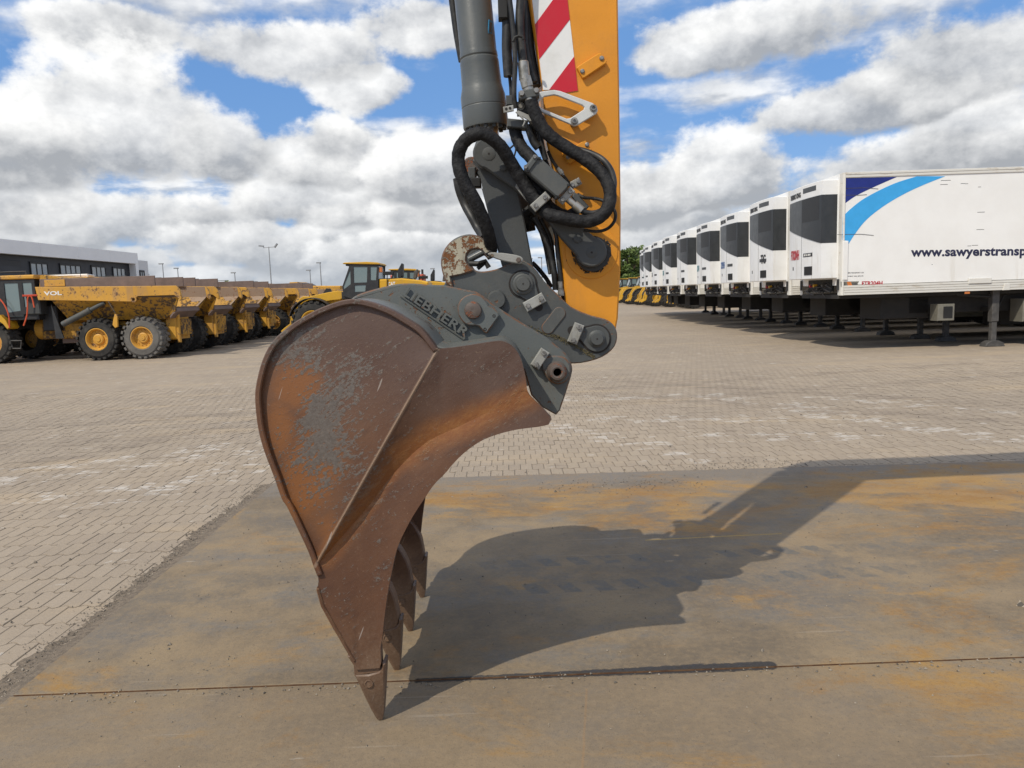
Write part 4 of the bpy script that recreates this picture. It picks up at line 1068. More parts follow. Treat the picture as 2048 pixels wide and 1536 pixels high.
for p, r_o in ((Vector((977.7, 307.7)), 13), (Vector((1183.3, 505)), 11)):
    w = PL(p.x, p.y, GY); MB().lathe((w.x, GY+.002, w.z), (0, -1, 0), [(0, r_o/F*GY), (.003, r_o/F*GY), (.005, (r_o-2)/F*GY), (.0055, .004), (.004, .0035), (.004, .0005)], 32).build('pin_cap', 'link_paint', gl)
    MB().cyl((w.x, GY-.0020, w.z), (w.x, GY-.0042, w.z), .0045, n=10).build('grease_hole', 'hole_dark', gl)
for x, y in ((705, 455),):
    w = PL(*cB((x, y))[0], GY); MB().lathe((w.x, GY+.001, w.z), (0, -1, 0), [(0, .019), (.003, .019), (.003, .015), (.012, .015), (.013, .012), (.013, .001)], 18).build('bolt', 'link_paint', gl)
w = PL(*cB((1415, 1140))[0], GY); MB().lathe((w.x, GY+.001, w.z), (0, -1, 0), [(0, .021), (.003, .021), (.003, .016), (.012, .016), (.013, .013), (.013, .001)], 18).build('bolt', 'link_paint', gl)
w = PL(1184, 508, SY-.03); MB().cyl((w.x, SY-.055, w.z), (w.x, SY+.02, w.z), .073, n=30).build('pivot_washer', 'grease', ex)
w = PL(1183, 505, SY); MB().lathe((w.x, SY+.001, w.z), (0, -1, 0), [(0, .112), (.005, .110), (.006, .106), (.006, .001)], 40).build('pivot_boss', 'arm_yellow', stick)
# grease squeezed out and drying round the pivot
r_ = random.Random(9); gr = MB()
for i in range(110):
    a = r_.uniform(-.7, 3.1); d1 = r_.uniform(.066, .080); d2 = d1+r_.uniform(.002, .010); w = PL(1183, 507, SY)
    x0, z0 = w.x+math.cos(a)*d1, w.z-math.sin(a)*d1; a2 = a+r_.uniform(-.3, .3)
    gr.tube([(x0, SY-.005, z0), (w.x+math.cos(a2)*d2, SY-.002, w.z-math.sin(a2)*d2)], r_.uniform(.0015, .005), 5)
for i in range(22):
    w = PL(*cC((1340+r_.uniform(-30, 60), 240+r_.uniform(-10, 90)))[0], SY); gr.tube([(w.x, SY-.002, w.z), (w.x+r_.uniform(-.012, .008), SY-.002, w.z-r_.uniform(.005, .025))], .0012, 4)
gr.build('grease_streaks', 'grease', ex, kind='stuff')
w = PL(*cB((385, 395))[0], 3.4); MB().cyl((w.x, 3.50, w.z), (w.x, 3.64, w.z), .038, n=20, bev=.005).build('far_pin', 'rusty_pin', ex)
w = PL(*cB((400, 500))[0], 3.45); MB().box((w.x, 3.52, w.z), (.035, .06, .06), .006).build('pin_lug', 'link_paint', ex)
w = PL(*cB((435, 590))[0], 3.45); MB().box((w.x, 3.5, w.z), (.05, .05, .045), .006).build('hose_clip', 'black', ex)
# control valve box with its clamps
bx = pz(cB((905, 450), (925, 425), (990, 340), (1015, 330), (1040, 345), (1330, 600), (1338, 625), (1325, 650), (1245, 735), (1225, 742), (1200, 730), (915, 480)), 3.03)
vb = MB().prism(bx, 3.03, 3.12, .006).build('valve_box', 'grey_paint', ex)
MB().prism(pz(cB((912, 470), (1010, 340), (1042, 366), (945, 496)), 3.03), 3.022, 3.0302, .002).build('box_flange', 'grey_paint', vb)
for x, y in ((1005, 352), (918, 450)):
    w = PL(*cB((x, y))[0], 3.02); MB().hexa((w.x, 3.024, w.z), .008, .009, n=10).build('bolt', 'bolt', vb)
for x, y in ((1052, 365), (940, 488), (1210, 745), (1330, 625)):
    w = PL(*cB((x, y))[0], 3.02); MB().box((w.x, 3.028, w.z), (.010, .012, .010), .002).build('lug', 'black', vb)
def bclamp(a, b_, Y, wd):
    A_, B_ = PL(*cB(a)[0], Y), PL(*cB(b_)[0], Y); d = (B_-A_).normalized(); nn = Vector((-d.z, 0, d.x))*wd/2
    o = MB().prism([(p.x, p.z) for p in (A_-nn, B_-nn, B_+nn, A_+nn)], Y, Y+.018, .003).build('hose_clamp', 'zinc', ex)
    for t in (.2, .8):
        p = A_.lerp(B_, t); MB().hexa((p.x, Y+.001, p.z), .009, .010, n=10).build('bolt', 'bolt', o)
bclamp((985, 850), (1135, 715), 3.04, .034); bclamp((1250, 790), (1370, 660), 3.05, .028)
bclamp((1345, 635), (1445, 580), 3.17, .030)
MB().box((PL(*cB((1065, 790))[0], 3.1).x, 3.11, PL(*cB((1065, 790))[0], 3.1).z), (.10, .10, .035), .004, Matrix.Rotation(-.75, 3, 'Y')).build('clamp_block', 'black', ex)
# rigid tube with fitting below the box
f0, f1 = PL(*cB((1300, 740))[0], 3.07), PL(*cB((1425, 848))[0], 3.07); fd = (f1-f0)
MB().lathe(f0, fd, [(0, .014), (.045, .014), (.046, .019), (.085, .019), (.086, .017), (fd.length, .017)], 14).build('hose_fitting', 'steel_fit', ex)
MB().prism(pz(cB((1385, 690), (1420, 710), (1530, 830), (1500, 862), (1440, 845), (1360, 745)), 3.13), 3.13, 3.15, .005).build('guard_plate', 'grey_paint', ex)
MB().prism(pz(cB((835, 590), (915, 720), (925, 775), (850, 680), (820, 640)), 3.12), 3.125, 3.134, .002).build('wear_strip', 'zinc', ex)
# hoses
def hose(view, pts, r, m='hose', name='hose', wr=0, k=6, parent=None, seed=1, n_=10):
    """pts: (x, y, distance)"""
    P = []
    for x, y, Y in pts: P.append(PL(*view((x, y))[0], Y))
    C = [Vector(p) for p in cr3(P, k)]
    rs = random.Random(seed); ph = [rs.uniform(0, 6) for _ in range(4)]
    f_ = (lambda i, p: r*(1+wr*(.55*math.sin(i*1.9+ph[0])+.35*math.sin(i*3.3+ph[1])+.3*math.sin(i*.8+ph[2])))) if wr else r
    return MB().tube(C, f_, n_).build(name, m, parent or ex, ang=60)
def cr3(P, k):
    n_ = len(P); o = []
    for i in range(n_-1):
        a, b_, c_, d = P[max(i-1, 0)], P[i], P[i+1], P[min(i+2, n_-1)]
        for j in range(k):
            t = j/k; o.append(.5*((2*b_)+(c_-a)*t+(2*a-5*b_+4*c_-d)*t*t+(3*b_-a-3*c_+d)*t**3))
    o.append(P[-1]); return o
SL = dict(m='sleeve', name='sleeved_hose', wr=.045, k=5, n_=14)
hose(cB, [(585, 1260, 3.2), (575, 1150, 3.12), (530, 1000, 3.08), (440, 790, 3.05), (340, 620, 3.04), (285, 480, 3.04), (272, 350, 3.04), (305, 240, 3.03), (385, 160, 3.02), (490, 130, 3.02), (590, 175, 3.03), (690, 270, 3.05), (770, 400, 3.08), (870, 560, 3.10), (960, 700, 3.10), (1050, 800, 3.09)], .0265, seed=2, **SL)
hose(cB, [(1050, 800, 3.10), (1130, 900, 3.07), (1260, 940, 3.05), (1400, 968, 3.05), (1530, 970, 3.05), (1650, 915, 3.05), (1715, 820, 3.05), (1730, 700, 3.06), (1700, 590, 3.08), (1620, 480, 3.10), (1480, 370, 3.12), (1330, 275, 3.13), (1180, 175, 3.13), (1085, 80, 3.13), (1035, -10, 3.13), (990, -110, 3.13), (968, -190, 3.13)], .0265, seed=3, **SL)
hose(cB, [(945, -40, 3.18), (1010, 60, 3.18), (1130, 150, 3.17), (1350, 260, 3.16), (1520, 310, 3.14), (1650, 375, 3.10), (1735, 480, 3.08), (1765, 600, 3.07), (1745, 720, 3.06), (1700, 830, 3.07), (1600, 890, 3.07), (1500, 890, 3.07), (1420, 850, 3.07)], .0125, seed=4)
hose(cB, [(810, 60, 3.22), (835, 170, 3.22), (885, 270, 3.2), (960, 350, 3.15), (1040, 440, 3.12)], .026, seed=5, **SL)
hose(cB, [(960, 590, 3.14), (1050, 700, 3.13), (1150, 850, 3.13), (1300, 930, 3.12), (1400, 900, 3.13)], .028, seed=15, **SL)
hose(cB, [(880, 520, 3.16), (960, 640, 3.15), (1010, 760, 3.15), (1040, 860, 3.15)], .030, seed=16, **SL)
coil = lambda pts, s: hose(cB, pts, .0075, 'hose', 'spring_hose', 0, 8, seed=s)
def ribbed(pts, s):
    P = [PL(*cB((x, y))[0], Y) for x, y, Y in pts]; C = cr3(P, 26)
    MB().tube(C, lambda i, p: .0072 if i % 2 else .0056, 8).build('spring_hose', 'hose', ex, ang=80)
ribbed([(1420, 715, 3.15), (1480, 745, 3.12), (1560, 752, 3.10), (1650, 770, 3.07), (1740, 830, 3.04), (1780, 900, 3.05), (1765, 980, 3.07), (1700, 1045, 3.1), (1600, 1070, 3.12), (1480, 1055, 3.13)], 6)
ribbed([(1135, 300, 3.2), (1165, 370, 3.19), (1210, 440, 3.18), (1250, 500, 3.17), (1300, 560, 3.16), (1335, 610, 3.15)], 7)
w0, w1 = PL(*cB((1225, 460))[0], 3.165), PL(*cB((1280, 530))[0], 3.165)
MB().lathe(w0, w1-w0, [(0, .008), (.012, .008), (.0125, .011), (.03, .011), (.0305, .007), ((w1-w0).length, .007)], 8).build('hose_fitting', 'steel_fit', ex)
# hoses dangling between link and stick down to the coupler
hose(cC, [(1000, -70, 3.25), (1070, 60, 3.25), (1130, 190, 3.25), (1165, 330, 3.25), (1190, 460, 3.24), (1205, 620, 3.25)], .0125, seed=8, wr=.03)
hose(cC, [(1060, -60, 3.28), (1150, 130, 3.28), (1180, 330, 3.28), (1205, 500, 3.27), (1240, 620, 3.27)], .0115, seed=9)
hose(cC, [(1110, -150, 3.25), (1205, 60, 3.25), (1225, 250, 3.24), (1245, 430, 3.23), (1255, 540, 3.23)], .0105, seed=10)
hose(cC, [(1030, -80, 3.30), (1055, 40, 3.30), (1100, 200, 3.32), (1125, 330, 3.32), (1150, 470, 3.30)], .007, seed=11)
hose(cC, [(980, 360, 3.42), (1040, 420, 3.42), (1120, 520, 3.42), (1165, 600, 3.42)], .010, seed=12)
hose(cC, [(1235, 240, 3.30), (1265, 420, 3.30), (1280, 560, 3.30), (1295, 720, 3.30)], .012, seed=13)
w0, w1 = PL(*cC((1248, 540))[0], 3.23), PL(*cC((1262, 680))[0], 3.23)
MB().lathe(w0, w1-w0, [(0, .011), (.035, .011), (.036, .014), (.062, .014), (.063, .010), ((w1-w0).length, .010)], 8).build('hose_fitting', 'bolt', ex)
for i, (x, y, s) in enumerate(((905, 960, .06), (960, 1010, .05), (930, 900, .055), (990, 960, .05))):
    w = PL(*cB((x, y))[0], 3.40); MB().box((w.x, 3.40, w.z), (s, .08, s*.8), .012, Matrix.Rotation(.4+i, 3, 'Y')).build('valve_block', 'black', ex)
# hoses up along the cylinder
hose(cA, [(690, -300, 3.2), (735, 60, 3.2), (740, 250, 3.2), (738, 480, 3.2), (755, 735, 3.2)], .021, seed=20, name='protected_hose')
hose(cA, [(762, 720, 3.22), (775, 850, 3.22), (778, 960, 3.22)], .007, seed=21)
hose(cA, [(735, -300, 3.15), (765, 0, 3.15), (790, 200, 3.15), (808, 420, 3.15), (818, 600, 3.15), (808, 800, 3.15), (808, 940, 3.15), (822, 1040, 3.16)], .0105, seed=22)
hose(cA, [(880, -300, 3.17), (872, 0, 3.17), (862, 180, 3.17), (866, 330, 3.17), (880, 470, 3.17), (890, 600, 3.17)], .0185, seed=23)
hose(cA, [(930, -200, 3.27), (945, 100, 3.27), (950, 380, 3.27), (985, 620, 3.27), (1020, 830, 3.25)], .020, seed=24)
hose(cA, [(905, -100, 3.23), (915, 200, 3.23), (925, 450, 3.23), (965, 650, 3.23), (1005, 790, 3.22)], .013, seed=25)
hose(cA, [(985, 960, 3.2), (1030, 1100, 3.2), (1050, 1250, 3.2), (1075, 1400, 3.2), (1110, 1536, 3.2)], .012, seed=26)
hose(cA, [(1000, 1150, 3.24), (1020, 1300, 3.24), (1075, 1450, 3.24), (1130, 1600, 3.22)], .010, seed=27)
hose(cA, [(940, 1200, 3.19), (990, 1350, 3.19), (1040, 1420, 3.19)], .017, seed=28)
hose(cA, [(175, -300, 3.5), (225, 60, 3.5), (262, 330, 3.5), (310, 590, 3.5)], .0175, seed=29)
# hose fittings and the block that holds them
b0, b1 = PL(*cA((893, 590))[0], 3.17), PL(*cA((905, 720))[0], 3.17)
MB().lathe(b0, b1-b0, [(0, .0195), (.004, .0225), (.07, .0225), ((b1-b0).length, .0215)], 20).build('hose_fitting', 'steel_fit', ex)
b0, b1 = PL(*cA((905, 720))[0], 3.17), PL(*cA((940, 850))[0], 3.17)
MB().lathe(b0, b1-b0, [(0, .018), (.01, .018), (.0102, .026), (.05, .026), (.0502, .021), (.064, .021), (.0642, .024), ((b1-b0).length, .024)], 6).build('swivel_nut', 'steel_fit', ex)
b0, b1 = PL(*cA((945, 930))[0], 3.14), PL(*cA((972, 1020))[0], 3.14)
MB().lathe(b0, b1-b0, [(0, .019), (.02, .019), (.0202, .0215), ((b1-b0).length, .0215)], 18).build('hose_fitting', 'steel_fit', ex)
fb = MB().prism(pz(cA((850, 880), (870, 868), (1030, 838), (1052, 850), (1052, 915), (1035, 925), (870, 955), (850, 940)), 3.12), 3.12, 3.20, .004).build('fitting_block', 'grey_paint', ex)
for x, y in ((880, 898), (1022, 872)):
    w = PL(*cA((x, y))[0], 3.12); MB().hexa((w.x, 3.122, w.z), .012, .014, n=6).build('bolt', 'bolt', fb)
MB().prism(pz(cA((700, 1025), (800, 1005), (805, 1065), (708, 1085)), 3.13), 3.13, 3.138, .002).build('hose_clamp', 'zinc', ex)
for x, y in ((732, 1046), (768, 1038)):
    w = PL(*cA((x, y))[0], 3.13); MB().cyl((w.x, 3.1285, w.z), (w.x, 3.131, w.z), .0055, n=10).build('bolt_hole', 'hole_dark', ex)
MB().prism(pz(cA((820, 1075), (850, 1060), (1000, 1125), (1045, 1105), (1050, 1115), (1020, 1150), (960, 1165), (890, 1120), (920, 1170), (895, 1215), (885, 1210), (905, 1160)), 3.14), 3.14, 3.150, .0015).build('hose_bracket', 'zinc', ex)
MB().box((PL(*cA((840, 1200))[0], 3.2).x, 3.2, PL(*cA((840, 1200))[0], 3.2).z), (.085, .06, .034), .004, Matrix.Rotation(.12, 3, 'Y')).build('clamp_block', 'grey_paint', ex)
MB().box((PL(*cA((900, 1030))[0], 3.17).x, 3.2, PL(*cA((900, 1030))[0], 3.17).z), (.055, .05, .05), .004).build('clamp_block', 'link_paint', ex)
MB().box((PL(*cA((770, 960))[0], 3.2).x, 3.22, PL(*cA((770, 960))[0], 3.2).z), (.035, .04, .04), .004).build('clamp_block', 'link_paint', ex)
w = PL(*cA((872, 1010))[0], 3.15); MB().lathe((w.x, 3.17, w.z), (0, -1, 0), [(0, .016), (.006, .016), (.006, .009), (.014, .009)], 14).build('bolt', 'zinc', ex)
MB().tube([PL(*cA(p)[0], 3.12) for p in ((795, 400), (815, 360), (850, 345), (890, 355), (898, 380))], .006, 8).build('cable_tie', 'black', ex)
MB().box((PL(*cA((700, 60))[0], 3.18).x, 3.19, PL(*cA((700, 60))[0], 3.18).z), (.04, .05, .10), .004).build('clamp_block', 'black', ex)
MB().tube([PL(*cB(p)[0], 3.12) for p in ((770, 270), (800, 245), (825, 250), (822, 300), (808, 350))], .004, 6).build('cable_tie', 'black', ex)
hose(cB, [(262, 560, 3.45), (285, 680, 3.45), (340, 820, 3.45), (400, 930, 3.42), (460, 1040, 3.4), (520, 1130, 3.35)], .020, seed=30)
# ------------------------------------------------------------------ wheels
def wheel_meshes(r, w, nl, key):
    """tyre with moulded lugs, dished yellow rim; axis along Y, outer face towards -Y"""
    t = MB()
    t.lathe((0, w/2, 0), (0, -1, 0), [(0, r*.56), (w*.03, r*.80), (w*.12, r*.93), (w*.3, r*.955), (w*.7, r*.955), (w*.88, r*.93), (w*.97, r*.80), (w*1.0, r*.58), (w*.96, r*.52)], 36, cap=False)
    for i in range(nl):
        a = 2*math.pi*i/nl
        for s in (-1, 1):
            a2 = a+(s > 0)*math.pi/nl; da = math.pi/nl*.62
            P = []
            for rr_ in (r*.90, r):
                for dy, sh in ((s*.04*w, .5), (s*.50*w, -.1)):
                    for q in (-da, da): P.append((rr_ if abs(dy) < w*.4 else rr_*.985, dy, a2+q*.85+sh*da*1.4))
            k = len(t.v); t.v += [(p[0]*math.cos(p[2]), p[1], p[0]*math.sin(p[2])) for p in P]
            for f in ((4, 5, 7, 6), (0, 1, 5, 4), (2, 3, 7, 6), (0, 2, 6, 4), (1, 3, 7, 5)): t.face(*[k+i_ for i_ in f])
    m_ = MB()
    m_.lathe((0, -w*.30, 0), (0, -1, 0), [(-w*.05, r*.50), (w*.17, r*.54), (w*.175, r*.50), (w*.10, r*.45), (-w*.06, r*.42), (-w*.10, r*.30), (-w*.08, r*.27), (w*.02, r*.25), (w*.05, r*.20), (w*.05, r*.12), (w*.09, r*.11), (w*.09, .001)], 28)
    for i in range(12):
        a = 2*math.pi*i/12; m_.cyl((r*.36*math.cos(a), -w*.30+w*.05, r*.36*math.sin(a)), (r*.36*math.cos(a), -w*.30, r*.36*math.sin(a)), r*.02, n=6)
    return t, m_
WM = {}
def add_wheel(parent, x, y, z, r, w, nl=22, side=-1, tm='tyre', rm='truck_yellow', rot=0.):
    key = (round(r, 3), round(w, 3), nl, tm, rm)
    if key not in WM:
        t, m_ = wheel_meshes(r, w, nl, key)
        o = t.build('wheel', tm, parent, ang=25); q_ = m_.build('rim', rm, o, ang=25); WM[key] = (o.data, q_.data)
    else:
        o = link('wheel', WM[key][0], parent); q_ = link('rim', WM[key][1], o)
    o.location = (x, y, z); o.rotation_euler = (0, rot, 0 if side < 0 else math.pi)
    return o

# ------------------------------------------------------------------ articulated dump trucks parked side by side
TY, TW = 23.35, 2.35                                   # near flank of the first one, width
TX = PL(350, 640, TY).x
def k1(x, y): return (x/5.484, 460+y/5.484)
def k2(x, y): return (280+x/6.144, 470+y/6.144)
def tq(u, v): w = PL(u, v, TY); return (w.x-TX, w.z)
dt = thing('dump_truck', 'nearest yellow dump truck, worn white lettering on its rusty body, orange hoses behind the cab', 'dump truck', (TX, TY+TW/2, 0), 'articulated dump trucks parked in a row')
hw = TW/2
b0, b1 = tq(*k1(380, 625)), tq(*k2(440, 622)); c0, c1 = tq(*k1(410, 770)), tq(*k2(512, 800)); e0 = tq(*k1(540, 795))
f0, f1, f2 = tq(*k1(650, 1000)), tq(*k2(195, 1042)), tq(*k2(385, 935))
NI = .62                                               # how far the floor lies in from the flank
def loopx(pts): return pts
b = MB()                                               # upper flank bands
for s in (-1, 1):
    b.prism([b0, b1, (b1[0]+.10, b1[1]-.12), (c1[0], c1[1]+.06), (c1[0]-.03, c1[1]), (c1[0]-.22, c1[1]+.16), (c1[0]-1.35, c1[1]+.16), (c1[0]-1.5, c1[1]+.0), (c0[0]+.02, c0[1])], s*hw, s*(hw-.10), .012)
    for x in (-.35, -1.75): pass
body = b.build('body', 'truck_yellow', dt)
b = MB()                                               # tapering lower flanks, floor, headboard with real thickness
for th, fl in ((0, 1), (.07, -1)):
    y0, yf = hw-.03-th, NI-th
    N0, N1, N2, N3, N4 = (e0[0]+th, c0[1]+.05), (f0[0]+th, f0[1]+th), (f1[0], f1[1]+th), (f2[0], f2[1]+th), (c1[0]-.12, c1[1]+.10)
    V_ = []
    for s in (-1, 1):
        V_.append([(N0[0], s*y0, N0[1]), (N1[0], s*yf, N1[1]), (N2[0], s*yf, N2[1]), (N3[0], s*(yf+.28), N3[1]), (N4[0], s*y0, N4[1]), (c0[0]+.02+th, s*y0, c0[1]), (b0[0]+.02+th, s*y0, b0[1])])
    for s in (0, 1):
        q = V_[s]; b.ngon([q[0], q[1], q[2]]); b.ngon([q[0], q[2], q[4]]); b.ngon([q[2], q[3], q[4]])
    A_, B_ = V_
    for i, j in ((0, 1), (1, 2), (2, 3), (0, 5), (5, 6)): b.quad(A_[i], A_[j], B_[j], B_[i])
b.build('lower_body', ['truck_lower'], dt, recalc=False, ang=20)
for s in (-1, 1):
    b = MB()
    k = [(b0[0]+.1, s*(hw-.105), b0[1]-.01), (b1[0]-.02, s*(hw-.105), b1[1]-.01), (N4[0], s*(hw-.105), N4[1]-.02), (N0[0], s*(hw-.105), N0[1])]
    b.quad(*k); b.build('inner_lining', 'body_inside', dt, recalc=False)
# raised rear floor lip and its brown chute
MB().prism([(f1[0]+.3, f1[1]+.10), (f2[0]+.02, f2[1]+.10), (f2[0]+.05, f2[1]-.02), (f2[0]-.08, f2[1]-.10), (f1[0]+.3, f1[1]+.02)], -(NI+.24), NI+.24, .01).build('tail_lip', 'board_brown', dt)
MB().prism([(f1[0]-.9, f1[1]+.085), (f2[0], f2[1]+.11), (f2[0], f2[1]+.13), (f1[0]-.9, f1[1]+.105)], -(NI+.1), NI+.1, 0).build('chute_floor', 'body_inside', dt)
for s in (-1, 1):
    b = MB(); xa, xb = f1[0]-.9, c1[0]-.12
    b.quad((xa, s*(NI-.04), f1[1]+.09), (f2[0], s*(NI+.21), f2[1]+.12), (xb, s*(hw-.112), c1[1]+.10), (xa, s*(hw-.112), c1[1]+.1)); b.build('chute_side', 'body_inside', dt, recalc=False)
    g0, g1 = tq(*k1(400, 540)), tq(*k1(1680, 612))
    MB().box(((g0[0]+g1[0])/2, s*(hw-.16), (g0[1]+g1[1])/2), (g1[0]-g0[0], .05, g0[1]-g1[1]), .008).build('side_board', 'board_brown', dt)
    h0, h1 = tq(*k1(455, 545)), tq(*k1(690, 618))
    MB().box(((h0[0]+h1[0])/2, s*(hw-.13), (h0[1]+h1[1])/2), (h1[0]-h0[0], .03, h0[1]-h1[1]-.02), .006).build('board_patch', 'truck_yellow', dt)
g0 = tq(*k1(388, 500)); g1 = tq(*k1(760, 545))
MB().prism([g0, (g0[0]+.12, g0[1]+.02), (g1[0], g1[1]), (g1[0], g1[1]-.03), (b0[0]+.12, b0[1]), (b0[0], b0[1])], -hw+.22, hw-.22, .01).build('headboard', 'truck_lower', dt)
x0, z0 = tq(*k1(485, 720)); x1, z1 = tq(*k1(675, 668))
text('lettering', 'VOL', 'text_white', body, (x0, -hw-.001, z0), (1, 0, 0), (0, 0, 1), (x1-x0), z1-z0, .004, .03)
# chassis, rear frame, articulation
a0 = tq(*k1(300, 1040)); a1 = tq(*k1(2000, 1160))
MB().box((a0[0]/2-.1, 0, (a0[1]+a1[1])/2), (-a0[0]-.1, .8, a0[1]-a1[1]), .03).build('chassis_frame', 'truck_lower', dt)
MB().box((-.45, 0, tq(*k2(340, 1150))[1]), (.35, 1.0, .75), .04).build('rear_frame', 'truck_yellow', dt)
MB().box((-.24, -.42, tq(*k2(340, 1150))[1]), (.10, .12, .95), .02).build('tow_bracket', 'truck_yellow', dt)
hz = tq(*k1(340, 1100)); MB().cyl((hz[0]-.45, 0, hz[1]), (hz[0]+1.5, 0, hz[1]), .34, n=18, bev=.03).build('articulation_joint', 'truck_yellow', dt)
j0, j1 = tq(*k1(670, 1035)), tq(*k1(1130, 795)); jd = Vector((j1[0]-j0[0], 0, j1[1]-j0[1]))
for s in (-1, 1): MB().lathe((j0[0], s*(hw-.10), j0[1]), jd, [(0, .09), (jd.length*.6, .09), (jd.length*.61, .10), (jd.length*.66, .10), (jd.length*.67, .06), (jd.length, .06)], 14).build('tipping_cylinder', 'grey_paint', dt)
m0 = [tq(*k1(x, y)) for x, y in ((545, 810), (690, 1190), (600, 1195), (570, 1000))]
for s in (-1, 1): MB().prism(m0, s*(hw-.06), s*(hw-.10), .004).build('mud_flap', 'frame_black', dt)
zz0 = tq(*k1(1200, 1260)); MB().box((zz0[0]-.4, 0, tq(*k1(700, 1230))[1]), (3.2, .5, .16), .02).build('walking_beam', 'board_brown', dt)
# cab
r0, r1 = tq(*k1(0, 505)), tq(*k1(352, 535)); cb = tq(*k1(250, 990)); xl = -7.55
cw = 1.02
MB().box(((xl+.25+r1[0])/2, 0, r0[1]-.05), (r1[0]-xl-.25, 2*cw+.1, .13), .03).build('cab_roof', 'truck_yellow', dt)
for s in (-1, 1):
    z0, z1 = cb[1], r0[1]-.12; xA, xB, xC, xD = xl+.3, tq(*k1(10, 700))[0], tq(*k1(190, 700))[0], tq(*k1(355, 700))[0]
    fr = MB().prism([(xA, z0), (xD, z0+.35), (xD, z1), (xA+.25, z1)], s*cw, s*(cw-.05), .006, holes=[[(xB+.02, z0+.14), (xC-.06, z0+.14), (xC-.06, z1-.10), (xB+.02, z1-.10)], [(xC+.08, z1-.85), (xD-.10, z1-.85), (xD-.10, z1-.10), (xC+.08, z1-.10)]]).build('cab_side', 'frame_black', dt)
    for xa, xb, za in ((xB, xC, z0+.12), (xC+.06, xD-.08, z1-.87)): MB().box(((xa+xb)/2, s*(cw-.03), (za+z1-.08)/2), (xb-xa, .012, z1-.08-za)).build('pane', 'cab_glass', fr)
MB().box(((xA+xD)/2, 0, z0+.2), (xD-xA-.02, 2*cw-.12, .4), .02).build('cab_floor', 'frame_black', dt)
MB().box((xD-.04, 0, (z0+.35+z1)/2), (.06, 2*cw-.12, z1-z0-.35)).build('cab_rear', 'frame_black', dt)
MB().box((xA+.55, 0, z0+.65), (.5, .5, .8), .08).build('seat', 'black', dt)
hd = tq(0, 600); MB().prism([(xl-1.7, .75), (xl+.3, .75), (xl+.3, hd[1]+.35), (xl-1.2, hd[1]+.15), (xl-1.7, hd[1]-.25)], -.85, .85, .06).build('bonnet', 'truck_yellow', dt)
e_ = tq(*k1(325, 800)); MB().box((e_[0], -hw+.35, e_[1]-.05), (.42, .4, .62), .03).build('air_filter', 'link_paint', dt)
MB().box((e_[0]+.25, -.05, e_[1]-.5), (.5, 1.2, .8), .03).build('cooler', 'frame_black', dt)
pm = [tq(*k1(*p)) for p in ((0, 930), (60, 990), (100, 1070), (80, 1090), (30, 1030), (-60, 970))]
for s in (-1, 1): MB().prism(pm, s*hw, s*(hw-.5), .01).build('mudguard', 'loader_yellow', dt)
st_ = [tq(*k1(*p)) for p in ((110, 1215), (225, 1215), (215, 1300), (125, 1300))]
for s in (-1, 1): MB().tube([(p[0], s*(hw-.05), p[1]) for p in st_+[st_[0]]], .022, 6).build('step', 'leg_grey', dt)
for k, pts in enumerate((((-60, 730), (0, 765), (60, 850), (95, 960), (98, 1075)), ((255, 1050), (290, 940), (298, 830), (300, 745), (330, 722), (352, 760), (372, 850)))):
    MB().tube([(tq(*k1(*p))[0], -hw+.02, tq(*k1(*p))[1]) for p in cr(pts, 3)], .022, 7).build('orange_hose', 'hose_orange', dt)
MB().box((tq(*k1(330, 718))[0], -hw+.25, tq(*k1(330, 718))[1]), (.5, .5, .06), .01).build('top_tray', 'machine_red', dt)
cp = [tq(*k1(*p)) for p in ((1190, 780), (1230, 850), (1270, 915))]; MB().tube([(p[0], -hw-.02, p[1]) for p in cp], .010, 5).build('wedge_cable', 'leg_grey', dt)
wd = [tq(*k1(*p)) for p in ((1265, 920), (1295, 930), (1300, 1060), (1270, 1075), (1242, 1040), (1250, 980))]; MB().prism(wd, -hw-.05, -hw+.02, .01).build('hanging_wedge', 'truck_yellow', dt)
c = tq(*k1(1470, 762)); MB().lathe((c[0], -hw+.01, c[1]), (0, -1, 0), [(0, .09), (.05, .09), (.05, .055), (.01, .05), (.01, .001)], 14).build('body_hinge', 'truck_yellow', dt)
hx = tq(*k1(40, 560)); mr = MB().box((xl+.15, -cw-.22, hd[1]+.15), (.06, .16, .34), .01); mr.build('mirror', 'black', dt)
MB().tube([(xl+.25, -cw+.02, r0[1]-.15), (xl+.15, -cw-.22, hd[1]+.30)], .014, 5).build('mirror_arm', 'black', dt)
MB().tube([(xl+.5, -cw+.05, r0[1]+.02), (xl+.5, -cw+.05, r0[1]+.13), (r1[0]-.3, -cw+.05, r0[1]+.13), (r1[0]-.3, -cw+.05, r0[1]+.02)], .014, 5).build('roof_rail', 'leg_grey', dt)
MB().box((-.30, -.36, .98), (.05, .16, .10), .01).build('tail_light', 'machine_red', dt)
# wheels
for px_, tm, rt in ((193, 'tyre', .1), (283, 'tyre_dusty', .3)):
    x, z = tq(px_, 680.5); z = .64
    add_wheel(dt, x, -hw+.30, z, .655, .60, 22, -1, tm, rot=rt); add_wheel(dt, x, hw-.30, z, .655, .60, 22, 1, 'tyre', rot=rt)
x, z = tq(-19, 690)
for s in (-1, 1): add_wheel(dt, x, s*(hw-.30), .64, .655, .60, 22, s)
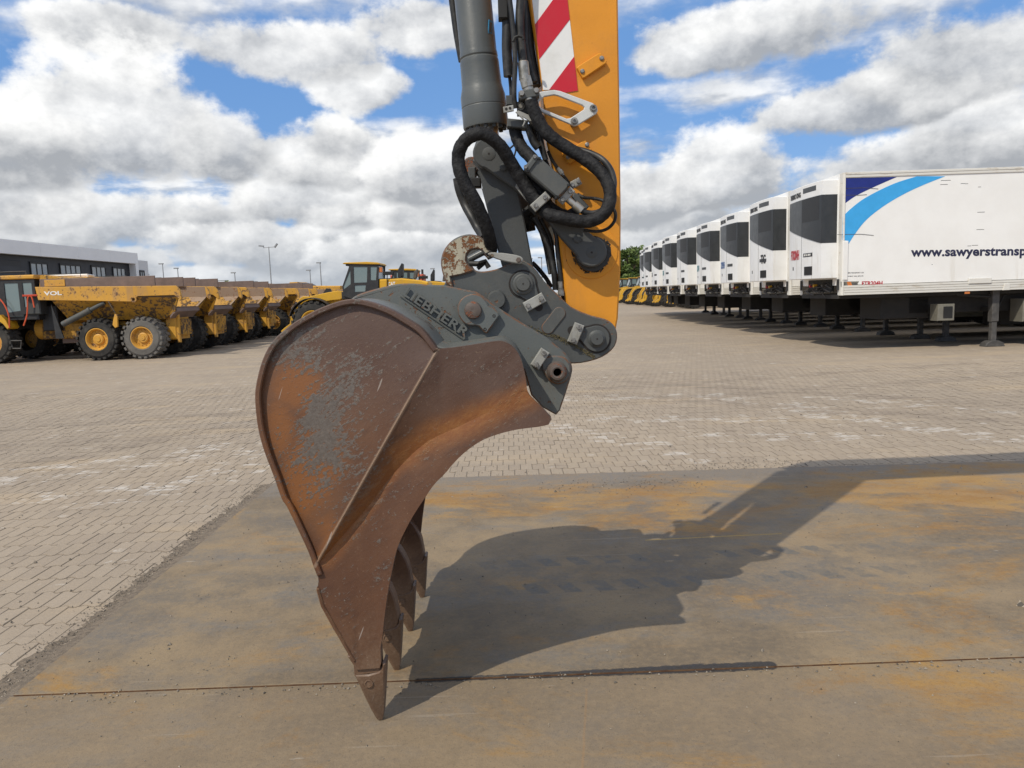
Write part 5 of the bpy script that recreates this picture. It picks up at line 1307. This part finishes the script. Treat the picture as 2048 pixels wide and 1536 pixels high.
# the rest of the row, each copied whole
for i, (Yt, lab, sk) in enumerate(((26.3, 'second dump truck from the left, brown chute and yellow tail wings beside the nearest one', ('lettering', 'scraped_paint')),
                                   (29.6, 'third dump truck in the row, tail chute seen between the second and the fourth', ('lettering', 'scraped_paint', 'side_board', 'board_patch')),
                                   (32.8, 'fourth dump truck in the row, in the shade behind the third', ('lettering', 'scraped_paint', 'hanging_wedge')),
                                   (36.2, 'fifth dump truck in the row, tail next to the wheel loader arm', ('lettering', 'scraped_paint', 'side_board', 'board_patch')),
                                   (40.2, 'sixth dump truck, only its body top showing over the others', ('lettering', 'scraped_paint', 'orange_hose')),
                                   (44.4, 'farthest dump truck of the row behind the wheel loader', ('lettering', 'scraped_paint', 'orange_hose', 'side_board', 'board_patch')))):
    o = dup(dt, (TX+(.05, -.02, -.12, .1, 0, .2)[i], Yt+TW/2-.05, 0), lab, skip=sk)
    for ch in o.children:
        if ch.name.startswith('wheel') and abs(ch.location.x-tq(283, 680)[0]) < .05 and WM: ch.data = WM[(.655, .6, 22, 'tyre', 'truck_yellow')][0]
# white pipe frame standing behind the first truck's headboard
fr = MB(); zA, zB = PL(140, 551, 28).z, PL(140, 560, 28).z
for y in (26.0, 26.02):
    pass
xa, xb = PL(105, 551, 28).x, PL(181, 551, 28).x
for q in (((xa, 27.8, 0), (xa, 27.8, zA), (xb, 27.8, zA), (xb, 27.8, 0)), ((xa+.6, 28.4, 0), (xa+.6, 28.4, zA-.02), (xb-.1, 28.4, zA-.02), (xb-.1, 28.4, 0)), (((xa+xb)/2+.2, 27.8, zA-.02), ((xa+xb)/2+.2, 27.8, 0)), ((xa, 27.8, zA), (xa+.6, 28.4, zA-.02)), ((xb, 27.8, zA), (xb-.1, 28.4, zA-.02))):
    for a, c in zip(q, q[1:]): fr.cyl(a, c, .035, n=6)
tag(fr.build('pipe_frame', 'text_white'), 'white pipe frame standing between the first two dump truck bodies', 'frame')

# ------------------------------------------------------------------ wheel loader
LY = 29.0
LXc = PL(718, 600, LY).x
def k3(x, y): return (540+x/5.689, 480+y/5.689)
def lq(x, y): w = PL(*k3(x, y), LY); return (w.x-LXc, w.z)
wl = thing('wheel_loader', 'yellow wheel loader with a dark glazed cab right behind the bucket', 'wheel loader', (LXc, LY+1.2, 0), None)
lw = 1.15
rf = [lq(803, 262), lq(820, 252), lq(1080, 243), lq(1205, 250), lq(1225, 262), lq(1225, 275), lq(803, 268)]
MB().prism(rf, -.85, .85, .02).build('cab_roof', 'loader_yellow', wl)
MB().prism([lq(835, 268), lq(1222, 270), lq(1215, 285), lq(835, 290)], -.80, .80, .005).build('roof_underside', 'frame_black', wl)
zb, zt = lq(900, 660)[1], lq(900, 285)[1]
for s in (-1, 1):
    o_ = [lq(880, 285), lq(1215, 285), lq(1212, 560), lq(1100, 660), lq(905, 670), lq(812, 640), lq(795, 530)]
    h1_ = [lq(925, 300), lq(1085, 300), lq(1080, 480), lq(930, 485)]; h2_ = [lq(1120, 300), lq(1195, 300), lq(1185, 455), lq(1122, 455)]; h3_ = [lq(888, 330), lq(893, 500), lq(815, 560), lq(808, 530)]
    h4_ = [lq(938, 515), lq(1068, 510), lq(1060, 585), lq(940, 590)]
    sd = MB().prism(o_, s*.80, s*.75, .005, holes=[h1_, h2_, h3_, h4_]).build('cab_side', 'frame_black', wl)
    for hh in (h1_, h2_, h3_, h4_):
        cx_, cz_ = sum(p[0] for p in hh)/4, sum(p[1] for p in hh)/4
        MB().prism([(cx_+(p[0]-cx_)*1.06, cz_+(p[1]-cz_)*1.06) for p in hh], s*.776, s*.768, 0).build('pane', 'cab_glass', sd)
b = MB(); A_, B_, C_ = lq(872, 290), lq(800, 530), lq(815, 640)
for p, q_ in ((A_, B_), (B_, C_)): b.quad((p[0], -.74, p[1]), (q_[0], -.74, q_[1]), (q_[0], .74, q_[1]), (p[0], .74, p[1]))
b.build('windscreen', 'cab_glass', wl, recalc=False)
MB().box((lq(1200, 400)[0], 0, (zt+zb)/2+.1), (.04, 1.5, zt-zb-.3)).build('rear_window', 'cab_glass', wl)
MB().box((lq(1020, 640)[0], 0, zb+.1), (1.6, 1.45, .3), .03).build('cab_floor', 'frame_black', wl)
MB().box((lq(1040, 480)[0], 0, lq(1040, 480)[1]), (.4, .5, .9), .08).build('seat', 'black', wl)
hdp = [lq(1218, 445), lq(1480, 432), lq(1700, 455), lq(1785, 475), lq(1800, 560), (lq(1800, 560)[0]+.1, .95), (lq(1215, 560)[0], .95)]
hood = MB().prism(hdp, -.78, .78, .05).build('bonnet', 'loader_yellow', wl)
MB().prism([lq(1218, 437), lq(1480, 424), lq(1560, 428), lq(1560, 440), lq(1218, 447)], -.7, .7, .01).build('bonnet_top', 'frame_black', wl)
x0, z0 = lq(1325, 522); x1, z1 = lq(1405, 488)
text('lettering', 'CAT', 'text_white', hood, (x0, -.781, z0), (1, 0, 0), (0, 0, 1), (x1-x0), z1-z0+.05, .004, .03)
MB().prism([lq(1412, 420), lq(1412, 335), lq(1455, 252), lq(1466, 262), lq(1466, 400), lq(1450, 425)], -.25, .25, .02).build('exhaust_cowl', 'frame_black', wl)
MB().prism([lq(1590, 430), lq(1600, 350), lq(1635, 322), lq(1642, 335), lq(1625, 432)], -.2, .2, .02).build('air_intake', 'leg_grey', wl)
MB().tube([(lq(1315, 560)[0], -.82, lq(1315, 560)[1]), (lq(1315, 400)[0], -.82, lq(1315, 400)[1]), (lq(1290, 360)[0], -.82, lq(1290, 360)[1])], .02, 6).build('grab_rail', 'black', wl)
MB().box((lq(1330, 375)[0], -.82, lq(1330, 375)[1]), (.42, .06, .14), .02).build('mirror', 'black', wl)
MB().box((lq(1235, 335)[0], -.7, lq(1235, 335)[1]), (.14, .12, .2), .02).build('beacon', 'reflector', wl)
# lift arms
ar = [lq(*p) for p in ((830, 640), (800, 590), (750, 575), (680, 585), (600, 600), (500, 620), (400, 645), (330, 640), (290, 665), (250, 730), (205, 810), (185, 900), (175, 960), (110, 1010), (72, 1045), (85, 1072), (130, 1050), (205, 1010), (240, 900), (275, 820), (330, 775), (430, 715), (520, 690), (600, 700), (660, 690), (760, 680))]
for s in (-1, 1): MB().prism(ar, s*.62, s*.50, .02).build('lift_arm', 'loader_yellow', wl)
MB().prism([lq(430, 645), lq(520, 610), lq(560, 548), lq(600, 550), (lq(640, 650)[0], lq(640, 650)[1]), lq(730, 685), lq(700, 700), lq(620, 690), lq(570, 600), lq(520, 640)], -.12, .12, .01).build('tilt_link', 'frame_black', wl)
MB().box((lq(640, 720)[0]+.3, 0, lq(640, 720)[1]-.2), (1.9, .9, .8), .05).build('front_frame', 'loader_yellow', wl)
wc = lq(480, 1000); wx2 = lq(1560, 1000)[0]
for x in (wc[0], wx2):
    for s in (-1, 1): add_wheel(wl, x, s*(lw-.27), .80, .82, .55, 20, s, 'tyre', 'loader_yellow')
for s in (-1, 1):
    MB().prism(arc(wc[0], .80, .92, 165, 30, 9)+arc(wc[0], .80, .89, 30, 165, 9), s*lw, s*(lw-.5), .005).build('mudguard', 'frame_black', wl)
# other machines standing behind it
dup(wl, (PL(800, 600, 37).x, 38.6, 0), 'second yellow loader, its square cab showing behind the exhaust of the first', rz=0)
rm = thing('red_machine', 'low orange red machine top just left of the bucket hook', 'machine', (PL(815, 600, 52).x, 53, 0))
zz = PL(815, 549, 52).z; MB().box((0, 0, zz-.35), (2.3, 1.6, .7), .1).build('engine_cover', 'machine_red', rm); MB().box((.2, 0, (zz-.7)/2), (3.0, 1.8, zz-.72), .05).build('carriage', 'frame_black', rm)
MB().cyl((1.0, 0, zz), (1.0, 0, zz+.35), .08, n=10).build('exhaust_pipe', 'frame_black', rm)
hl = thing('parked_hauler', 'orange yellow hauler bonnet with white lettering left of the loader cab', 'dump truck', (PL(640, 600, 47.5).x, 48.8, 0))
def hq(x, y): w = PL(*k3(x, y), 47.5); return (w.x-hl.location.x, w.z)
hb = MB().prism([hq(300, 530), hq(500, 520), hq(800, 520), hq(800, 640), (hq(800, 640)[0], .8), (hq(300, 580)[0], .8)], -1.2, 1.2, .05).build('bonnet', 'truck_yellow', hl)
MB().prism([hq(210, 480), hq(300, 476), hq(440, 530), hq(300, 560), hq(210, 560)], -1.1, 1.1, .03).build('body_front', 'truck_yellow', hl)
MB().prism([hq(300, 478), hq(390, 500), hq(440, 528), hq(330, 528)], -1.12, 1.12, .01).build('windscreen', 'frame_black', hl)
x0, z0 = hq(348, 578); x1, z1 = hq(448, 545); text('lettering', 'BELL', 'text_white', hb, (x0, -1.203, z0), (1, 0, 0), (0, 0, 1), x1-x0, z1-z0, .004, .03)
for x in (hq(350, 700)[0], hq(700, 700)[0]):
    for s in (-1, 1): add_wheel(hl, x, s*.95, .80, .82, .55, 20, s, 'tyre', 'loader_yellow')
MB().box((hq(540, 600)[0], 0, .75), (4.5, 1.0, .4), .03).build('chassis_frame', 'truck_lower', hl)

# ------------------------------------------------------------------ refrigerated trailers on their landing legs
FX, FY = 7.88, 17.9
def rq(u, v): w = PL(u, v, FY); return (w.x-FX, w.z)
zB, zT = rq(1684, 591)[1], rq(1684, 345)[1]
BWd, BL = 2.56, 13.5
hb_ = BWd/2
tr = thing('refrigerated_trailer', 'nearest white refrigerated trailer with blue swoosh and web address on its side', 'trailer', (FX, FY+hb_, 0), 'refrigerated trailers parked side by side')
def boxp(c, d, nme, m, p, bev=.01): return MB().box(c, d, bev).build(nme, m, p)
box = boxp((BL/2, 0, (zB+.24+zT-.10)/2), (BL-.02, BWd-.04, zT-zB-.34), 'box_body', 'trailer_white', tr, .01)
# corner pillars, roof rail and ribbed floor rail
for s in (-1, 1):
    MB().prism(arc(.05, s*(hb_-.05), .05, 180 if s < 0 else 180, 270 if s < 0 else 90, 6)+[(.055, s*hb_), (.055, s*(hb_-.10)), (0, s*(hb_-.22))][:2]+[(.0, s*(hb_-.2))], zB, zT, .004, axis='z').build('corner_pillar', 'rail_white', tr)
    b = MB()
    for z0, z1, yo in ((zT-.12, zT-.06, 0), (zT-.055, zT, .006)): b.box((.06+(BL-.08)/2, s*(hb_-.02+yo), (z0+z1)/2), (BL-.08, .045, z1-z0), .006)
    b.build('roof_rail', 'rail_white', tr)
    b = MB()
    for k in range(4): b.box((.06+(BL-.08)/2, s*(hb_-.02+.004*(k % 2)), zB+.03+k*.058), (BL-.08, .05, .052), .005)
    rl_ = b.build('floor_rail', 'rail_white', tr)
boxp((BL/2, 0, zT+.004-.05), (BL-.1, BWd-.12, .10), 'roof', 'trailer_white', tr)
boxp((.03, 0, (zB+zT)/2+.12), (.05, BWd-.44, zT-zB-.24), 'front_wall', 'trailer_white', tr)
# refrigeration unit on the front wall, bowed in plan
uz0, uz1 = 1.65+(565-557)*18.3/F, zT-.10
hu = 1.02; dp = .46
def plan(y, d=dp):                                     # how far the unit stands out at y
    t = abs(y)/hu; return -d*(1-.17*t**2.2)
ys = [-hu+2*hu*i/20 for i in range(21)]
def shell_(z0, z1, off, yl=-hu, yr=hu, top=None, nn=20):
    b = MB(); Y_ = [yl+(yr-yl)*i/nn for i in range(nn+1)]
    out_ = [(plan(y)-off, y) for y in Y_]
    b.prism([(.03, yl)]+out_+[(.03, yr)], z0, z1, .012 if off == 0 else .004, axis='z'); return b
def bowed(o):                                         # lay lettering on the bowed front
    for v in o.data.vertices: v.co.x += plan(v.co.y)-.004-(.004 if 'SLX' in o.name else 0)
    return o
us = shell_(uz0, uz1-.02, 0).build('refrigeration_unit', 'unit_white', tr, ang=40)
# dark grille panel with a slanting lower edge, in three facets
zg = uz1-.36
def zl(y): return uz0+.84+.46*max(0, min(1, (y+hu)/(2*hu)))
def gpanel(ya, yb, name, m, off, zlo=None, zhi=None, par=us):
    b = MB(); nn = 8
    F_, K_ = [], []
    for i in range(nn+1):
        y = ya+(yb-ya)*i/nn; F_.append((plan(y)-off, y)); K_.append((plan(y)+.01, y))
    for i in range(nn):
        y0, y1 = F_[i][1], F_[i+1][1]; a0 = zlo if zlo is not None else zl(y0); a1 = zlo if zlo is not None else zl(y1); t_ = zhi if zhi else zg
        b.quad((F_[i][0], y0, a0), (F_[i+1][0], y1, a1), (F_[i+1][0], y1, t_), (F_[i][0], y0, t_))
        b.quad((F_[i][0], y0, a0), (F_[i+1][0], y1, a1), (K_[i+1][0], y1, a1), (K_[i][0], y0, a0)); b.quad((F_[i][0], y0, t_), (F_[i+1][0], y1, t_), (K_[i+1][0], y1, t_), (K_[i][0], y0, t_))
    for i in (0, nn):
        y = F_[i][1]; a = zlo if zlo is not None else zl(y); b.quad((F_[i][0], y, a), (K_[i][0], y, a), (K_[i][0], y, zhi or zg), (F_[i][0], y, zhi or zg))
    return b.build(name, m, par, recalc=True)
gpanel(.0, hu-.03, 'grille_panel', 'unit_grey', .012); gpanel(-hu, -.005, 'grille_panel', 'unit_grille', .013)
gpanel(-hu+.10, -.04, 'grille_mesh', 'unit_mesh', .016, zl(-.4)+.42, zg-.01)
# dark wrap on the near end of the unit
xs_ = plan(-hu)
MB().prism([(xs_-.012, zl(-hu)), (-.02, zl(-hu)), (-.02, zg), (xs_-.012, zg)], -hu-.006, -hu+.004, .002).build('grille_panel', 'unit_grille', us)
gpanel(-.75, -.05, 'intake_grid', 'unit_grey', .004, uz1-.22, uz1-.10)
bowed(text('lettering', 'THERMO KING', 'text_black', us, (0, hu*.93, uz1-.285), (0, -1, 0), (0, 0, 1), .86, .13, .004, .03))
gpanel(-.62, -.20, 'access_hatch', 'black', .012, uz0+.10, uz0+.31)
gpanel(.58, .64, 'hatch_latch', 'black', .006, uz0+.24, uz0+.33)
gpanel(-.62, -.12, 'model_plate', 'unit_grille', .006, uz0+.55, uz0+.64)
gpanel(-.008, .004, 'door_joint', 'unit_grey', .003, uz0+.02, zl(.0))
# coupling plate, airlines and recess below the unit
boxp((.55, 0, zB-.03), (1.1, BWd-.3, .10), 'coupling_plate', 'chassis', tr)
rc = boxp((.02, -.05, (zB+.08+uz0-.02)/2), (.06, 1.45, uz0-zB-.12), 'connection_recess', 'black', tr)
r_ = random.Random(8); b = MB()
for i in range(16):
    y = r_.uniform(-.7, .65); z = r_.uniform(zB+.10, uz0-.1); b.tube([(-.02, y, z), (-.10, y+r_.uniform(-.1, .1), z-.05), (-.03, y+r_.uniform(-.3, .3), z-r_.uniform(.05, .15))], .016, 5)
b.build('air_lines', 'leg_grey', rc)
for y, m_ in ((.35, 'text_red'), (.1, 'loader_yellow'), (-.42, 'leg_grey')): MB().cyl((-.02, y, zB+.25), (-.11, y, zB+.24), .04, n=8).build('coupling_head', m_, rc)
for s in (-1, 1): boxp((-.02, s*(hb_-.15), (zB+.1+uz0)/2), (.03, .10, .26), 'marker_light', 'frame_black', tr, .01)
# chassis, legs, axles
boxp((BL/2+.9, 0, zB-.27), (BL-2.2, 1.1, .50), 'chassis_frame', 'chassis', tr)
for s in (-1, 1):
    boxp((BL/2+.5, s*.9, zB-.05), (BL-1.0, .10, .08), 'side_beam', 'chassis', tr)
LGx = rq(2000, 690)[0]+0.0
for s in (-1, 1):
    y = s*.98
    b = MB(); b.box((LGx, y, zB-.35), (.17, .17, .80), .01); b.box((LGx, y, (zB-.6)/2+.03), (.125, .125, zB-.65), .008)
    lg = b.build('landing_leg', 'leg_grey', tr)
    MB().prism([(LGx-.24, PZ), (LGx+.24, PZ), (LGx+.20, .07), (LGx+.09, .12), (LGx-.09, .12), (LGx-.20, .07)], y-.13, y+.13, .01).build('foot', 'leg_grey', lg)
    MB().tube([(LGx-.10, y, zB-.15), (LGx-.85, y*.9, zB-.08)], .035, 6).build('brace', 'chassis', lg)
    MB().tube([(LGx+.06, y, zB-.55), (LGx+.35, y*.8, zB-.15), (LGx+.6, y*.6, zB-.1)], .022, 6).build('brace', 'chassis', lg)
MB().box((LGx, 0, zB-.45), (.08, 1.9, .10), .005).build('cross_shaft', 'chassis', tr)
x, z = rq(1900, 625); pb = MB().box((x, -.95, z), (.40, .35, .40), .01).build('support_box', 'box_cream', tr)
MB().box((x+.04, -1.128, z), (.22, .01, .28), .002).build('box_opening', 'black', pb)
x2 = rq(2060, 640)[0]; MB().box((x2+.5, -.85, zB-.5), (1.1, .5, .55), .02).build('pallet_box', 'box_cream', tr)
MB().box((6.6, .78, zB-.62), (3.4, .7, .62), .02).build('underside_light_block', 'chassis', tr); MB().box((1.9, .0, zB-.36), (1.2, 1.1, .55), .02).build('front_light_block', 'chassis', tr)  # plain boxes added under the floor to block sky light from the ground
for k in range(3):
    for s in (-1, 1): add_wheel(tr, 9.2+k*1.31, s*1.05, .50, .52, .38, 30, s, 'tyre', 'leg_grey')
    boxp((9.2+k*1.31, 0, .5), (.14, 1.8, .14), 'axle', 'chassis', tr)
for k, xx in enumerate((3.0, 6.2, 9.4, 12.4)): boxp((xx, -hb_+.005, zB-.035), (.12, .02, .05), 'side_marker', 'reflector', tr, .004)
# fittings on the near flank only seen on the first trailer
first = []
ys_ = -hb_+.02
x0, x1 = rq(1936, 575)[0], rq(1982, 565)[0]; first.append(boxp(((x0+x1)/2, -hb_-.012, zB+.24), (x1-x0, .04, .13), 'document_box', 'rail_white', tr))
first.append(MB().prism([(rq(2004, 592)[0], zB+.0), (rq(2018, 592)[0], zB+.0), (rq(2018, 580)[0], zB+.16), (rq(2008, 580)[0], zB+.16)], -hb_-.03, -hb_+.01, .004).build('rail_joint', 'rail_white', tr))
xa, xb = rq(1684, 500)[0], rq(1695, 500)[0]; first.append(boxp(((xa+xb)/2+.02, ys_-.012, (rq(1690, 482)[1]+rq(1690, 560)[1])/2), (xb-xa, .03, rq(1690, 482)[1]-rq(1690, 560)[1]), 'cable_cover', 'trailer_white', tr))
def k6(x, y): return (1660+x/4.041, 330+y/4.041)
def film(pts, m_, nme, d=.0025, st=True):
    first.append(MB().prism([rq(*k6(*p)) for p in pts], ys_-d, ys_-.0005, 0).build(nme, m_, tr))
film([(130, 105), (545, 95)]+cr([(545, 95), (430, 145), (330, 190), (210, 250), (112, 318)], 5)[1:]+[(118, 215), (130, 205)], 'navy', 'navy_swoosh', .0030)
film([(708, 90), (935, 90)]+cr([(935, 90), (760, 160), (600, 235), (440, 330), (300, 440), (210, 550), (148, 645)], 5)[1:]+[(148, 612), (100, 606)]+cr([(106, 415), (180, 345), (280, 270), (430, 190), (560, 135), (708, 90)], 5)[:-1], 'sky_blue_film', 'blue_swoosh', .0030)
def word(s_, m_, pa, pb, top, sp=1.0, bo=.02, kv=k6):
    (x0, z0), (x1, z1) = rq(*kv(*pa)), rq(*kv(*pb)); h = rq(*kv(pa[0], pa[1]-top))[1]-z0
    t = text('lettering', s_, m_, tr, (x0, ys_-.0008, z0), (x1-x0, 0, z1-z0), (0, 0, 1), Vector((x1-x0, z1-z0)).length, h, .003, bo, sp); first.append(t)
word('www.sawyerstransport', 'text_navy', (655, 764), (1738, 752), 90, 1.02, .032)
word('FTR204H', 'text_red', (260, 975), (427, 971), 35, 1.0, .03)
word('SAWYERS TRANSPORT LTD', 'text_black', (112, 877), (275, 874), 9, 1.0, .0); word('EQUIPMENT IND. ESTATE', 'text_black', (118, 905), (272, 902), 9, 1.0, .0)
film([(88, 942), (238, 940), (226, 960), (240, 985), (90, 986)], 'box_cream', 'load_plate'); film([(138, 944), (170, 943), (185, 982), (150, 984)], 'reflector', 'load_plate_mark', .004)
for a, c in (((95, 948, 128, 948), 36), ((180, 950, 220, 950), 22)): film([(a[0], a[1]), (a[2], a[3]), (a[2], a[3]+c), (a[0], a[1]+c)], 'leg_grey', 'load_plate_mark', .0038)
for p0, p1, p2 in (((130, 188), (280, 183), (392, 192)), ((118, 243), (230, 243), (300, 238)), ((60, 562), (250, 558), (355, 568))):
    pts = [(*rq(*k6(*p)),) for p in (p0, p1, p2)]; first.append(MB().tube([(a, ys_-.004, c) for a, c in pts], .006, 4).build('scratch_line', 'leg_grey', tr))
r_ = random.Random(12); b = MB()
for x, y, L_ in ((900, 125, 80), (895, 158, 60), (1060, 150, 35), (1095, 152, 25), (1200, 178, 25), (1195, 382, 60), (1188, 522, 62), (1115, 655, 30), (1150, 650, 50), (825, 805, 8), (960, 980, 60), (870, 990, 80), (1010, 978, 35)):
    (xa, za), (xb, zb_) = rq(*k6(x, y)), rq(*k6(x+L_, y-3)); b.box(((xa+xb)/2, ys_-.001, (za+zb_)/2), (xb-xa, .003, .010))
first.append(b.build('scuff_marks', 'leg_grey', tr))
# number painted on the unit's front, one per trailer
def unit_mark(root_unit, s_, m_, yl, w_, z_, h_):
    return bowed(text('lettering', s_, m_, root_unit, (0, yl, z_), (0, -1, 0), (0, 0, 1), w_, h_, .004, .03))
mk = [unit_mark(us, 'FTR204H', 'text_red', hu*.80, .66, uz0+.50, .25), unit_mark(us, 'SLXi-400', 'text_white', -.18, .37, uz0+.57, .05)]
for v in mk[1].data.vertices: v.co.x -= .005
rows_ = ((21.0, 'second trailer from the right, plain white, black crest badge on its refrigeration unit', 'TIC', 'text_black'), (24.9, 'third white trailer, blue fleet number on the unit front', 'S293H', 'text_blue'), (28.4, 'fourth white trailer, faint teal fleet number on the unit front', 'S274', 'text_teal'),
         (31.8, 'fifth white trailer from the right, no number readable on its front', None, None), (35.3, 'sixth white trailer, short teal number near the edge', 'S276', 'text_teal'), (38.9, 'seventh white trailer with two small dark hatches', 'S28', 'text_black'), (42.8, 'eighth white trailer near the end of the row', 'S2', 'text_teal'),
         (46.6, 'farthest trailer of the row with an all dark unit beside the trees', None, None))
names_first = set(o.name for o in first)
for i, (Yn, lab, s_, m_) in enumerate(rows_):
    r = tr.copy(); COL.objects.link(r); r.location = (FX+(-.07, .12, .14, .10, .16, .30, .55, 1.0)[i], Yn+hb_, 0); r['label'] = lab
    def rec(a, b_):
        for ch in list(a.children):
            if ch.name in names_first or ch in mk: continue
            c = ch.copy(); COL.objects.link(c); c.parent = b_
            if a is tr and ch is us: UN.append(c)
            rec(ch, c)
    UN = []; rec(tr, r)
    if s_ == 'TIC': unit_mark(UN[0], 'TIC', 'text_black', -.22, .36, uz0+.50, .26)
    elif s_: unit_mark(UN[0], s_, m_, hu*.80, .12*len(s_), uz0+.50, .24)
# ------------------------------------------------------------------ yellow machines far beyond the trailers
lab = ('first far yellow machine left of the row beyond the trailers', 'second far yellow machine beside the stick edge', 'third far yellow machine under the tree line', 'fourth far machine with pale cab below the trees', 'fifth far machine by the last trailer', 'far loader under the eighth trailer', 'far loader under the seventh trailer', 'far loader under the sixth trailer', 'far loader under the fifth trailer', 'far loader, closest of those seen beneath the trailers')
for i, Y in enumerate((100, 94, 88.5, 83.5, 78.8, 74.4, 70.2, 66.2, 62.4, 58.8)):
    o = dup(wl, (15.2+(i % 3)*.25+max(0, i-5)*.22, Y, 0), lab[i], 'yellow machines parked beyond the trailers', skip=('lettering', 'mirror', 'grab_rail', 'exhaust_cowl', 'air_intake'))
wl['group'] = 'wheel loaders'
